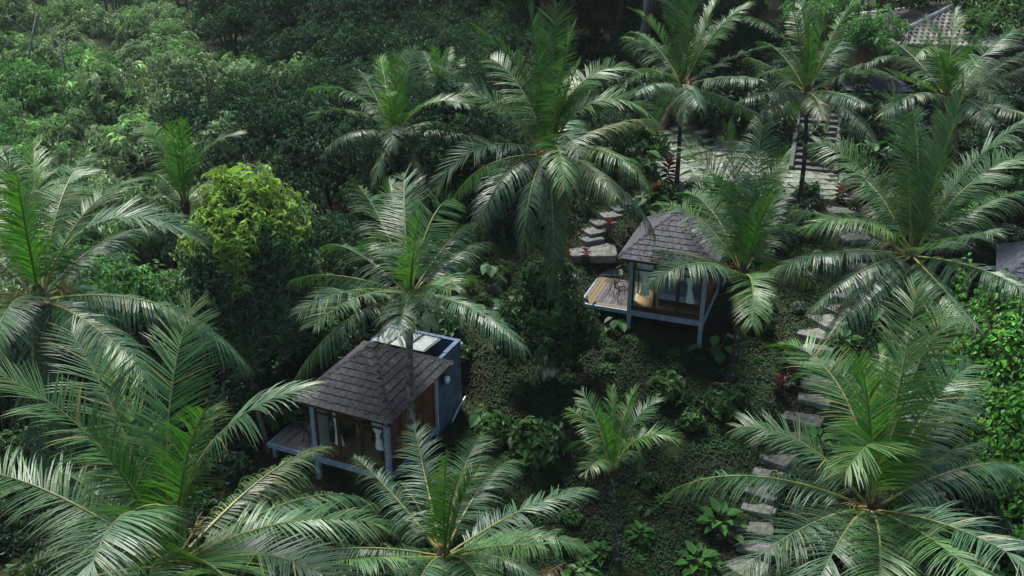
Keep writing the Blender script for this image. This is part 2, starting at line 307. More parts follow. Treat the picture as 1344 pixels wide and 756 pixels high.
  (1.84,0.74,0.51,-0.06,4.59,1),(2.02,0.79,0.68,0.07,4.59,0),(1.74,1.01,0.94,-0.11,4.62,0),(1.26,1.04,1.48,-0.0,4.64,0),(1.08,0.47,0.72,0.16,4.53,0),(2.36,0.35,0.71,-0.13,4.57,0),(2.65,0.13,0.58,-0.05,4.6,0),(0.97,0.36,0.81,0.14,4.61,0),(1.92,0.59,1.26,-0.04,4.63,0),(5.51,0.35,0.86,0.05,4.62,0),(4.09,0.26,1.05,-0.12,4.67,0),(4.33,0.58,0.82,-0.19,4.62,0),(1.45,0.36,0.79,0.11,4.59,0),(5.03,0.61,0.36,0.09,4.61,0),(4.82,0.45,0.55,-0.16,4.56,0),(2.11,0.28,0.8,-0.19,4.62,1),(4.91,0.97,0.65,-0.06,4.59,1),(1.18,-0.02,0.67,-0.02,4.59,0)]),
}
SKIP = {('I', 12), ('F', 17), ('J', 1)}
def frond(C, a, e0, D, k, L, young, hang, roll, tone, dense=1.0, dead=False, seed=0):
    r = np.random.default_rng(seed)
    n = 44
    s = (np.arange(n)+.5)/n
    e = e0-D*s**1.35; az = a+k*s
    d = np.stack([np.cos(e)*np.cos(az), np.cos(e)*np.sin(az), np.sin(e)], -1)
    P = np.concatenate([np.zeros((1, 3)), np.cumsum(d, 0)*L/n])+C
    S = np.linspace(0, 1, n+1)
    T = np.gradient(P, axis=0); T /= np.linalg.norm(T, axis=1)[:, None]
    age = r.uniform(.5, 1.) if young else (np.clip(r.normal(.42 if e0 > .95 else .2, .28), 0, .8) if e0 > .5 else 0.)   # 1 = freshly opened, bright green
    mb = MB()
    # midrib, yellower towards the base
    w = .036*(L/5)**.6*(1-S)**.9+.005
    base = np.array((.23, .235, .075)) if not young else np.array((.10, .17, .04))
    if dead: base = np.array((.16, .10, .05))
    old = (r.random() < .3) * r.uniform(.25, .7) if (e0 < .35 and not young) else 0.
    rc = (base*(1-sstep(.2, .8, S))[:, None]+np.array((.10, .135, .055))*sstep(.2, .8, S)[:, None])*tone
    mb.tube(P[::2], w[::2], 5, np.repeat(rc[::2], 5, axis=0), 1)
    # leaflets
    m = int(L*20.5*dense)+16
    grp = r.normal(0, 1.35, 40)                     # wind-parted bunches
    for side in (-1, 1):
        t = np.linspace(.13, .995, m)+r.normal(0, .0025, m); t = np.clip(t, .1, .999)
        keep = r.random(m) > (.03 if not dead else .25)
        gap = r.random(3)*.8+.15
        for g in gap[: r.integers(0, 3)]: keep &= ~((t > g) & (t < g+.018))
        t = t[keep]; q = len(t)
        idx = t*n
        p = np.stack([np.interp(t, S, P[:, j]) for j in range(3)], -1)
        tt = np.stack([np.interp(t, S, T[:, j]) for j in range(3)], -1); tt /= np.linalg.norm(tt, axis=1)[:, None]
        up = np.array([0, 0, 1.])-tt*tt[:, 2:3]
        fall = np.array([-math.cos(a), -math.sin(a), .15])
        wv = np.clip(np.linalg.norm(up, axis=1)[:, None]*2.2, 0, 1)
        fb = fall-tt*(tt@fall)[:, None]
        up = up*wv+fb*(1-wv); up /= np.linalg.norm(up, axis=1)[:, None]
        sd = np.cross(tt, up)*side
        rl = roll*(.3+.7*t[:, None])*side
        sd, up2 = sd*np.cos(rl)+up*np.sin(rl), up*np.cos(rl)-sd*np.sin(rl)
        phi = np.radians(np.interp(t, [.1, .35, .8, 1], [72, 66, 48, 26]))+r.normal(0, .05, q)+.10*grp[(t*18).astype(int)]
        phi = phi*(.72 if young else 1.)
        beta = (.5 if young else .18-.25*hang)+r.normal(0, .07, q)+.10*grp[20+(t*18).astype(int)]
        dr = np.cos(phi)[:, None]*tt+np.sin(phi)[:, None]*(np.cos(beta)[:, None]*sd+np.sin(beta)[:, None]*up2)
        ll = .228*L**.92*np.interp(t, [.1, .2, .4, .7, .9, 1], [.62, .9, 1.0, .96, .76, .48])*(.84 if young else 1.)*(1+r.normal(0, .085, q))
        lw = .034*(L/4.6)**.5*np.interp(t, [0, .3, .8, 1], [.8, 1, .85, .5])
        K = 4
        hg = hang*(1+r.normal(0, .18, q))
        wd = tt-dr*np.sum(tt*dr, 1)[:, None]; wd /= np.linalg.norm(wd, axis=1)[:, None]
        wd = wd*.92+up2*.25*side
        rows = []
        cur = p; dj = dr
        prof = [.55, 1., .88, .62, .06]
        for j in range(K+1):
            rows.append(cur-wd*(lw*prof[j]/2)[:, None]); rows.append(cur+wd*(lw*prof[j]/2)[:, None])
            dj = dj+np.array([0, 0, -1.])*(hg*(.20+.30*j))[:, None]; dj /= np.linalg.norm(dj, axis=1)[:, None]
            cur = cur+dj*(ll/K)[:, None]
        V = np.stack(rows, 1)                    # q, 2(K+1), 3
        b = np.arange(q)[:, None]*(2*(K+1)); fq = []
        for j in range(K):
            fq.append(np.stack([b[:, 0]+2*j, b[:, 0]+2*j+1, b[:, 0]+2*j+3, b[:, 0]+2*j+2], 1))
        Q = np.concatenate(fq)
        if dead: c0 = np.array((.13, .085, .045)); c1 = np.array((.17, .115, .06))
        else:
            c0 = np.array((.028, .082, .042))*(1-age)+np.array((.036, .118, .020))*age
            c1 = np.array((.080, .156, .082))*(1-age)+np.array((.105, .235, .032))*age
        mixv = r.random((q, 1)); c = (c0*(1-mixv)+c1*mixv)*tone
        c = c*(1-old)+np.array((.14, .14, .06))*old*tone
        tipb = np.clip((t[:, None]-.86)*4, 0, 1)*r.random()   # some ends have yellowed
        if not young: c = c*(1-.6*tipb)+np.array((.20, .19, .06))*.6*tipb
        yel = (r.random((q, 1)) < .03)
        c = np.where(yel, np.array((.22, .20, .07)), c)
        cc = np.repeat(c[:, None], 2*(K+1), 1)
        ed = np.linspace(0, 1, K+1).repeat(2)[None, :, None]**3
        cc = cc*(1-.22*ed)+np.array((.15, .15, .07))*.22*ed
        mb.addq(V.reshape(-1, 3), Q, cc.reshape(-1, 3), 0)
    return mb

def palm(key, label, trunk_r=.16, extra=3, dead=1, stalks=0, dark=1.0, group='coconut palms'):
    C, B, rows = PALMS[key]
    r = np.random.default_rng(sum(map(ord, key))*7+1)
    bz = gz(B[0], B[1])-.12
    root = thing('coconut_palm', label, 'palm tree', (B[0], B[1], bz), group=group)
    Cl = np.array(C)-np.array((B[0], B[1], bz))
    # trunk, slightly curved, ringed
    n = 46; t = np.linspace(0, 1, n)[:, None]
    bend = np.array((r.normal(0, .12), r.normal(0, .12), 0))
    top = Cl-np.array((0, 0, .18))
    pts = top*t+np.sin(t*math.pi)*bend*Cl[2]*.12
    rad = trunk_r*(1.0-.32*t[:, 0])+trunk_r*.55*np.exp(-t[:, 0]*Cl[2]/.35)
    rad = rad*(1+.05*(np.arange(n) % 2)+r.normal(0, .015, n))
    mb = MB(); base = np.array((.105, .098, .085))*dark
    cc = np.repeat(base*(.55+.75*(np.arange(n) % 2)[:, None]*np.clip(r.normal(.8, .25, (n, 1)), .2, 1.3)), 10, axis=0)
    lich = (r.random((len(cc), 1)) < .22*min(1, dark)**2)
    cc = np.where(lich, np.array((.30, .30, .28)), cc)
    mb.tube(pts, rad, 10, cc); mb.build('trunk', M['ptrunk'], root, smooth=True)
    Lm = max(f[4] for f in rows)
    # fibre and old leaf bases
    mb = MB(); col = np.array((.07, .05, .03))
    mb.tube([Cl+(0, 0, -.55*Lm/5), Cl+(0, 0, -.2*Lm/5), Cl+(0, 0, .1*Lm/5), Cl+(0, 0, .42*Lm/5)], [trunk_r*.8, trunk_r*1.45, trunk_r*1.3, trunk_r*.4], 10, col)
    for j in range(16):
        a = r.random()*6.283; e = r.uniform(-.2, 1.2); l = r.uniform(.25, .6)*Lm/5
        d = np.array((math.cos(a)*math.cos(e), math.sin(a)*math.cos(e), math.sin(e)))
        q0 = Cl+(0, 0, r.uniform(-.3, .15)*Lm/5)
        mb.tube([q0, q0+d*l*.5, q0+d*l+(0, 0, -.1*l)], [.05*Lm/5, .035*Lm/5, .008], 5, col*r.uniform(.5, 2.2))
    mb.build('crown_fibre', M['fibre'], root)
    fr = [tuple(f) for f in rows]
    for j in range(extra):                        # spear leaves and the odd leaf between the others
        if j == 0: fr.append((r.random()*6.283, 1.42, .35, 0, Lm*.66, 1))
        else: fr.append((r.random()*6.283, r.uniform(.3, 1.0), r.uniform(.9, 1.6), r.normal(0, .2), Lm*r.uniform(.7, .9), 0))
    for i, (a, e0, D, k, L, y) in enumerate(fr):
        if (key, i) in SKIP: continue
        hang = .10+.12*r.random() if y else np.clip((.85-.48*e0 if e0 < .5 else .42-.22*e0)+r.normal(0, .14), .10, 1.25)
        o = frond(Cl+np.array((math.cos(a), math.sin(a), .2))*.10, a, e0, D, k, L, y, hang, r.normal(0, .22 if e0 < .75 else .38), r.uniform(.75, 1.2), seed=int(r.integers(1e9)))
        o.build('frond', [M['palm'], M['rachis']], root)
    for i in range(dead):
        a = r.random()*6.283
        o = frond(Cl+np.array((math.cos(a), math.sin(a), -2))*.12, a, -.7, .75, r.normal(0, .2), Lm*r.uniform(.45, .65), 0, .9, 0, .9, dead=True, seed=int(r.integers(1e9))).build('frond', [M['palm'], M['rachis']], root)
        o['label'] = 'withered brown hanging frond'
    for i in range(stalks):
        mb = MB(); a = r.random()*6.283; q0 = Cl+np.array((math.cos(a)*.2, math.sin(a)*.2, .15))
        ax = np.array((math.cos(a), math.sin(a), .5)); q1 = q0+ax*.4
        mb.tube([q0, q1], [.03, .022], 5, (.30, .22, .09))
        for j in range(14):
            d = ax*.6+r.normal(0, .5, 3); d /= np.linalg.norm(d); l = r.uniform(.3, .55)
            mb.tube([q1, q1+d*l*.6, q1+d*l+(0, 0, -.12)], [.014, .011, .004], 4, np.array((.30, .21, .10))*r.uniform(.6, 1.2))
        mb.build('flower_stalk', M['rachis'], root)
    return root

palm('A', 'largest coconut palm, its fronds fanning across the bottom left corner of the view', .19, 5, 2, 2)
palm('B', 'tall coconut palm at the left edge with tan flower stalks and a hanging frond', .18, 4, 1, 4)
palm('C', 'small young palm peeping out behind the yellow topped tree', .12, 2, 0)
palm('D', 'mid sized palm with wide drooping fronds standing against the dark forest', .14, 3, 1)
palm('E', 'little palm with a few upright paddle leaves behind the drooping forest edge palm', .10, 1, 0, group=None)
palm('F', 'tall coconut palm in the middle with one frond hanging straight down its trunk', .17, 3, 2, 1)
palm('G', 'coconut palm on a thin dark trunk beside the tallest red plant on the terrace', .11, 2, 1, 1, dark=.4)
palm('H', 'coconut palm with bright upright fronds on a thin dark trunk before the stone stairs', .11, 2, 1, 1, dark=.4)
palm('I', 'coconut palm whose fronds droop over the roof of the upper hut', .11, 1, 0, 1, dark=.5)
palm('J', 'broad coconut palm on the right between the stone steps and the dark shingled roof corner', .17, 2, 1, 2)
palm('K', 'big coconut palm in the bottom right corner spreading over the stone steps', .18, 2, 3, 2)
palm('L', 'young coconut palm with a bright green centre in front of the lower hut', .14, 3, 1)
palm('M', 'smallest palm, alone on the leafy lawn on a short dark trunk', .10, 2, 0, dark=.7)
palm('N', 'coconut palm in the upper right in front of the tiled roof', .13, 3, 1)
palm('O', 'coconut palm with a pale spotted trunk rising beside the lower hut', .15, 3, 1, 1, dark=1.5)

# ------------------------------------------------------------------ broad-leaved trees and plants
def rnd_dirs(r, n, zmin=-1.):
    z = r.uniform(zmin, 1, n); a = r.uniform(0, 2*np.pi, n); q = np.sqrt(1-z*z)
    return np.stack([q*np.cos(a), q*np.sin(a), z], -1)

def rosettes(mb, r, C, O, per, L, W, cols, droop, spread=.9, jit=.2):
    """C rosette centres, O outward directions: per leaves radiate around each"""
    n = len(C)
    a = np.tile(np.arange(per)*2*np.pi/per, (n, 1))+r.random((n, 1))*6.28+r.normal(0, .2, (n, per))
    O = O/np.linalg.norm(O, axis=1)[:, None]
    ref = np.where(np.abs(O[:, 2:3]) > .9, np.array([[1., 0, 0]]), np.array([[0, 0, 1.]]))
    u = np.cross(O, ref); u /= np.linalg.norm(u, axis=1)[:, None]; v = np.cross(O, u)
    d = (np.cos(a)[..., None]*u[:, None]+np.sin(a)[..., None]*v[:, None])*spread+O[:, None]*(r.uniform(-.1, .6, (n, per, 1)))
    d[..., 2] -= r.uniform(0, .35, (n, per))
    pos = np.repeat(C[:, None], per, 1)+r.normal(0, jit*L, (n, per, 3))
    k = n*per
    ll = L*r.uniform(.7, 1.2, k)
    cc = np.repeat(cols[:, None], per, 1).reshape(-1, 3)*r.uniform(.8, 1.2, (k, 1))
    up = np.repeat(O[:, None]*.6+np.array([0, 0, .6]), per, 1).reshape(-1, 3)+r.normal(0, .25, (k, 3))
    mb.leaves(pos.reshape(-1, 3), d.reshape(-1, 3), up, ll, ll*W, cc, .12, droop)

def limb(mb, r, a, b, r0, r1, col, wob=.12):
    a = np.array(a, float); b = np.array(b, float); n = 6; t = np.linspace(0, 1, n)[:, None]
    l = np.linalg.norm(b-a); p = a+(b-a)*t+np.sin(t*math.pi)*r.normal(0, wob*l*.5, 3)
    mb.tube(p, np.linspace(r0, r1, n), 6, col)

def tree_parts(seed, H, crownR, crownZ, lobes, ros, per, L, W, pal, droop=.35, trunk_col=(.12, .11, .095), tr=.14, lobe_r=(.38, .55), flush=None, matk='leaf', zsq=.8, low=-.35):
    """returns (trunk mesh, crown mesh): tapered trunk with limbs, crown of leaf rosettes on uneven lobes"""
    r = np.random.default_rng(seed)
    tb = MB(); cb = MB()
    top = np.array((r.normal(0, .25), r.normal(0, .25), crownZ))
    n = 9; t = np.linspace(0, 1, n)[:, None]
    tb.tube(top*t+np.sin(t*math.pi)*r.normal(0, .2, 3)*(1, 1, 0), tr*(1-.6*t[:, 0])+tr*.5*np.exp(-t[:, 0]*12), 8, trunk_col)
    D = rnd_dirs(r, lobes, low)
    cen = top+D*np.array((crownR, crownR, crownR*zsq))*r.uniform(.45, .85, (lobes, 1))
    for i, c in enumerate(cen):
        lr = crownR*r.uniform(*lobe_r)
        st = top*(r.uniform(.62, .98)); limb(tb, r, st, c, tr*.38, tr*.1, trunk_col)
        nr = int(ros*(lr/crownR/.46)**2)
        dd = rnd_dirs(r, nr, -.75)
        rad = lr*r.uniform(.5, 1.12, (nr, 1))
        p = c+dd*rad*np.array((1, 1, .85))
        base = np.array(pal[r.integers(len(pal))])*r.uniform(.75, 1.3)
        cols = base*r.uniform(.55, 1.45, (nr, 1))
        new = r.random((nr, 1)) < .07
        cols = np.where(new, cols*np.array((1.5, 1.5, 1.1)), cols)
        if flush is not None:
            zt, fc = flush
            k = sstep(zt-.35, zt+.25, p[:, 2]+r.normal(0, .3, nr)-.25*np.linalg.norm(p[:, :2]-top[:2], axis=1)*0)*(rad[:, 0] > lr*.7)
            cols = cols*(1-k[:, None])+np.array(fc)*r.uniform(.7, 1.2, (nr, 1))*k[:, None]
        rosettes(cb, r, p, dd+np.array((0, 0, .35)), per, L, W, cols, droop)
        for q in p[:: max(1, nr//7)]: limb(tb, r, c, q, tr*.09, .008, trunk_col)
    return tb.mesh('trunk', M['bark'], True), cb.mesh('crown', M[matk])

def tree_from(parts, name, label, cat, loc, rz=0, sc=1., group=None):
    root = thing(name, label, cat, loc, rz, group); root.scale = (sc,)*3
    link(bpy.data.objects.new('trunk', parts[0]), root); link(bpy.data.objects.new('crown', parts[1]), root)
    return root

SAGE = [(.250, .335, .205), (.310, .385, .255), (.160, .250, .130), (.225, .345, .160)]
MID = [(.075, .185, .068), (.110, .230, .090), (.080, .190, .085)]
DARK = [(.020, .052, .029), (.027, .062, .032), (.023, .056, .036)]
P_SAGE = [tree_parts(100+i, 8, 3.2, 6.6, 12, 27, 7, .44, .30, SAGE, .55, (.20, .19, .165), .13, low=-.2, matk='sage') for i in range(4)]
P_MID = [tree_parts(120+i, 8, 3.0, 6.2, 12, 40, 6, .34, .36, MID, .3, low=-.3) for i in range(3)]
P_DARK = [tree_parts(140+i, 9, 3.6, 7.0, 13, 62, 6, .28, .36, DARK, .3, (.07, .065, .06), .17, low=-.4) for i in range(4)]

def in_view(x, y, z, mx=.60, my=.36):
    dy, dz = y, z-18.9; c, s = math.cos(R(25)), math.sin(R(25))
    Z = dy*c-dz*s
    return Z > 4 and abs(x/Z) < mx and abs((dy*s+dz*c)/Z) < my

# forest on the left: rubber-like pale trees far, dark small-leaved trees nearer the palms
def forest():
    r = np.random.default_rng(21)
    cnt = dict(s=0, m=0, d=0)
    y = 36.
    while y < 128:
        st = 2.75+.026*(y-36)
        xr = min(-9.5+.42*(min(y, 60)-28), 0)+(1 if y < 58 else 3.)
        x = -.58*y-4
        while x < xr:
            px, py = x+r.normal(0, st*.28), y+r.normal(0, st*.28)
            x += st
            if px > xr: continue
            if py < 42 and px > -14: continue
            g = gz(px, py)
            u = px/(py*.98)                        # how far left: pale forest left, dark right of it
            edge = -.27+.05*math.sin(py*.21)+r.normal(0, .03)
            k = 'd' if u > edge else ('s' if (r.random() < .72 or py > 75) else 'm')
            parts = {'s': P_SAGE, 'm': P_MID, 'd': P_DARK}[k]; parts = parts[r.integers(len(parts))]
            if cnt[k] >= 295: continue
            topz = 3.0+.05*(py-45)+r.normal(0, .9)+(2.6 if k == 'd' and py > 50 else 0)
            hgt = {'s': 9.3, 'm': 8.8, 'd': 10.0}[k]
            sc = np.clip((topz-g)/hgt, .55, 1.35)
            if not in_view(px, py, g+hgt*sc*.7, .6, .40): continue
            lab = {'s': ('forest_tree', 'pale sage green tree with drooping leaf tufts in the forest massed on the upper left', 'pale trees of the left forest'),
                   'm': ('forest_tree', 'fresh green leafy tree scattered among the pale trees of the upper left forest', 'fresh green trees of the left forest'),
                   'd': ('forest_tree', 'dark small leaved tree in the shady forest behind the middle palms', 'dark trees of the middle forest')}[k]
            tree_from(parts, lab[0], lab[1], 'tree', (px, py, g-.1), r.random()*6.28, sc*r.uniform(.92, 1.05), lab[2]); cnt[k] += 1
        y += st*.95
    print('forest', cnt)
forest()
def forest_edge():
    r = np.random.default_rng(23)
    for x, y in [(-13.5, 38), (-11, 37.5), (-8.6, 38.5), (-7.2, 36.5), (-9.5, 41), (-6.6, 40.5), (-3.6, 38.2), (-4.2, 43), (-1.6, 40.6), (-1.2, 44.5), (.6, 42.5), (-2.2, 47.5), (1.4, 46.5), (3.2, 44.2), (2.9, 49.5), (-6.5, 45), (-14, 41), (-16.5, 37), (-12, 34.5), (-15, 33.5)]:
        x, y = x+r.normal(0, .4), y+r.normal(0, .4); g = gz(x, y)
        tree_from(P_DARK[r.integers(4)], 'understorey_tree', 'low dark leafy tree crowding the forest edge behind the lower hut and the middle palms', 'tree', (x, y, g-1.2), r.random()*6.28, r.uniform(.42, .62), 'low dark trees at the forest edge')
forest_edge()
def forest_fill():
    r = np.random.default_rng(29); n = 0
    while n < 90:
        y = r.uniform(48, 112); x = r.uniform(-.56*y, 6)
        if n >= 60: y = r.uniform(56, 80); x = r.uniform(-6, 16)
        elif x > min(-9.5+.42*(min(y, 60)-28), 0): continue
        g = gz(x, y)
        if not in_view(x, y, g+2, .6, .40): continue
        sc = r.uniform(.42, .6); p = P_DARK if n >= 60 else (P_SAGE if x < -.3*y else P_MID)
        tree_from(p[r.integers(3)], 'understorey_tree', 'low leafy tree filling the gaps under the taller trees of the background forest', 'tree', (x, y, g-1.6), r.random()*6.28, sc, 'low trees under the background forest'); n += 1
forest_fill()
r = np.random.default_rng(37)
for x, y in ((-23., 79.), (-20.5, 76.5), (-22, 82.), (-26.5, 82.5), (-6., 97.), (-29, 57.), (-27.5, 58.5), (-31, 60), (-18.5, 80), (-24, 74)):
    tree_from((P_MID if x < -19 else P_DARK)[int(r.integers(3))], 'understorey_tree', 'low leafy tree filling the gaps under the taller trees of the background forest', 'tree', (x, y, gz(x, y)-.6), r.random()*6, r.uniform(.5, .68), 'low trees under the background forest')

# behind the terrace and on the slope at the upper right
def back_trees():
    r = np.random.default_rng(31); cn = 0
    for y0 in np.arange(57, 112, 4.6):
        for x0 in np.arange(2, .58*y0+4, 4.4+.02*y0):
            x, y = x0+r.normal(0, 1.1), y0+r.normal(0, 1.1)
            if 20 < x < 46 and 55 < y < 68: continue
            if x > 17 and y < 63: continue
            g = gz(x, y)
            if not in_view(x, y, g+4, .6, .42): continue
            far = y > 82
            parts = P_DARK if (x < 24 or y < 66) else (P_MID if r.random() < .6 else P_SAGE)
            lab = ('dark leafy tree in the shady wood behind the paved terrace', 'dark trees behind the terrace') if parts is P_DARK else ('green leafy tree on the slope above the tiled roof', 'green trees above the tiled roof')
            tree_from(parts[r.integers(len(parts))], 'forest_tree', lab[0], 'tree', (x, y, g-.1), r.random()*6.28, r.uniform(.75, 1.15), lab[1]); cn += 1
    print('back', cn)
back_trees()
r = np.random.default_rng(41)
for x, y, sc, lab in ((18.6, 50.6, .60, 'light green round bush tree left of the tiled roof'), (20.6, 57.5, .78, 'leafy tree behind the left end of the tiled roof'), (16.4, 53.5, .7, 'leafy tree above the stone staircase'), (23.5, 60.5, .85, 'tree rising behind the ridge of the tiled roof')):
    tree_from((P_MID if y < 54 else P_DARK)[int(r.integers(3))], 'leafy_tree', lab, 'tree', (x, y, gz(x, y)-.1), r.random()*6, sc)
for x, y, h, dx in ((-38.5, 74, 11.5, -3.2), (-35, 70, 10.5, 2.4), (-27, 66, 10., -2.6), (-42, 82, 12, 2)):
    g = gz(x, y); root = thing('bare_tree', {-38.5: 'pale bare branching trunk leaning left among the sage trees at the top left', -35: 'pale bare trunk leaning right between the sage trees at the top left', -27: 'bare pale stems in the gap of the left forest', -42: 'pale bare trunk furthest to the top left'}[x], 'tree', (x, y, g-.1)); mb = MB()
    top = np.array((dx, -.5, h-1.5)); limb(mb, r, (0, 0, 0), top, .17, .06, (.22, .21, .19))
    for j in range(6):
        q = top*r.uniform(.45, .95); d = np.array((r.normal(0, 1.4), r.normal(0, 1.), r.uniform(1., 2.6))); limb(mb, r, q, q+d, .05, .015, (.22, .21, .19))
    mb.build('trunk', M['bark'], root, True)

# slender pale trunks whose crowns rise out of the picture
for (x, y, hh, tilt, lab) in ((.9, 64.3, 13., (.2, .1), 'tall slender pale trunk rising straight behind the tallest middle palm'),
                              (4.3, 67.3, 13., (-.9, .2), 'pale trunk leaning left at the top between two palms'),
                              (7.4, 58.2, 9.5, (.5, .2), 'pale forked trunk behind the left terrace palm'),):
    r = np.random.default_rng(int(x*10)); g = gz(x, y)
    root = thing('slender_tree', lab, 'tree', (x, y, g-.2))
    mb = MB(); t = np.linspace(0, 1, 16)[:, None]
    p = np.array((tilt[0], tilt[1], hh))*t+np.sin(t*5)*.07
    cc = np.repeat(np.array((.34, .35, .34))*r.uniform(.45, 1.15, (16, 1)), 9, axis=0)
    mb.tube(p, .20-.07*t[:, 0], 9, cc)
    for j in range(5):
        a = r.random()*6.28; limb(mb, r, p[12+j % 3], p[14]+np.array((math.cos(a)*1.8, math.sin(a)*1.8, r.uniform(.6, 2.4))), .06, .02, (.25, .25, .24))
    if 'forked' in lab:
        limb(mb, r, p[8], p[8]+np.array((-1.3, 0, 2.6)), .11, .05, (.30, .31, .30)); limb(mb, r, p[9], p[9]+np.array((.9, .2, 2.4)), .10, .04, (.30, .31, .30))
    mb.build('trunk', M['bark'], root, True)
    o = link(bpy.data.objects.new('crown', P_DARK[1][1]), root); o.location = (p[-1][0], p[-1][1], hh-6.2)

# the tree with the yellow-green flush of new leaves
def flush_tree():
    x, y = -9.15, 31.6; g = gz(x, y); root = thing('flowering_crown_tree', '', 'tree', (x, y, g-.1)); root.name = 'leafy_tree'
    root['label'] = 'tree with a cap of yellow green new leaves over a dark rounded crown'
    r = np.random.default_rng(77); tb = MB(); cb = MB(); cz = 5.0-g
    topz = 9.0-g
    tb.tube([(0, 0, 0), (.1, .05, 2), (-.05, .1, cz), (0, 0, topz-1)], [.24, .19, .15, .05], 9, (.10, .09, .08))
    n = 2900
    d = rnd_dirs(r, n, -.95)
    lump = 1+.10*np.sin(d[:, 0]*7+d[:, 2]*5)+.08*np.sin(d[:, 1]*9-d[:, 2]*6+1)
    rad = r.uniform(.74, 1.03, n)*lump
    p = d*rad[:, None]*np.array((2.1, 2.1, 3.5))
    p[:, :2] *= (1.05-.16*np.clip(p[:, 2:3]/3.5, -1, 1)); p += (0, 0, cz)
    # the flush sits on the outer top of the crown, hanging further down in front
    hz = (p[:, 2]-cz)/3.5
    k = sstep(.26, .46, hz+.16*np.sin(d[:, 0]*6+1)+.10*np.sin(d[:, 1]*11)+r.normal(0, .09, n))*(rad > .84)
    dk = np.array((.100, .172, .112))*r.uniform(.5, 1.6, (n, 1)); fl = np.array((.33, .46, .13))*r.uniform(.5, 1.15, (n, 1))
    cols = dk*(1-k[:, None])+fl*k[:, None]
    rosettes(cb, r, p, d+np.array((0, 0, .1)), 6, .22, .36, cols, .6, .7)
    for j in range(26):
        q = p[j*100]; limb(tb, r, (0, 0, q[2]-.9 if q[2] > 2 else 1.2), q, .05, .012, (.10, .09, .08))
    tb.build('trunk', M['bark'], root, True); cb.build('crown', M['leaf'], root)
flush_tree()

# small bushy tree between the huts
def small_tree():
    x, y = 1.45, 31.6; g = gz(x, y); root = thing('leafy_tree', 'small round leafy tree with pale blotched stems in the middle, left of the upper hut', 'tree', (x, y, g-.1))
    r = np.random.default_rng(9); tb = MB(); cb = MB()
    for dx, dy, rr in ((0, 0, .13), (-.28, -.1, .09), (-.5, .1, .07)):
        cc = np.repeat(np.where(r.random((8, 1)) < .45, np.array((.5, .52, .5)), np.array((.10, .09, .08))), 8, axis=0)
        t = np.linspace(0, 1, 8)[:, None]; tb.tube(np.array((dx, dy, 0))+np.array((-dx*.6, -dy, 2.0))*t, rr*(1-.3*t[:, 0]), 8, cc)
    cen = [(-.2, -.2, 3.1, 1.15), (-1.0, 0, 2.6, .95), (.7, -.2, 2.5, .95), (-.4, -.7, 1.9, .9), (.5, -.6, 1.75, .7), (-1.3, -.3, 1.7, .7), (0, .4, 3.7, .85), (1.1, 0, 1.8, .6), (-.6, .2, 3.9, .6)]
    for cx, cy, cz, cr in cen:
        n = 95; d = rnd_dirs(r, n, -.7); p = np.array((cx, cy, cz))+d*cr*r.uniform(.6, 1.05, (n, 1))
        cols = np.array((.040, .088, .030))*r.uniform(.6, 1.5, (n, 1))*r.uniform(.8, 1.25)
        rosettes(cb, r, p, d+np.array((0, -.1, .2)), 5, .27, .45, cols, .35, .8)
        limb(tb, r, (0, 0, 1.7), (cx, cy, cz), .05, .02, (.10, .09, .08))
    tb.build('trunk', M['bark'], root, True); cb.build('crown', M['gloss'], root)
small_tree()

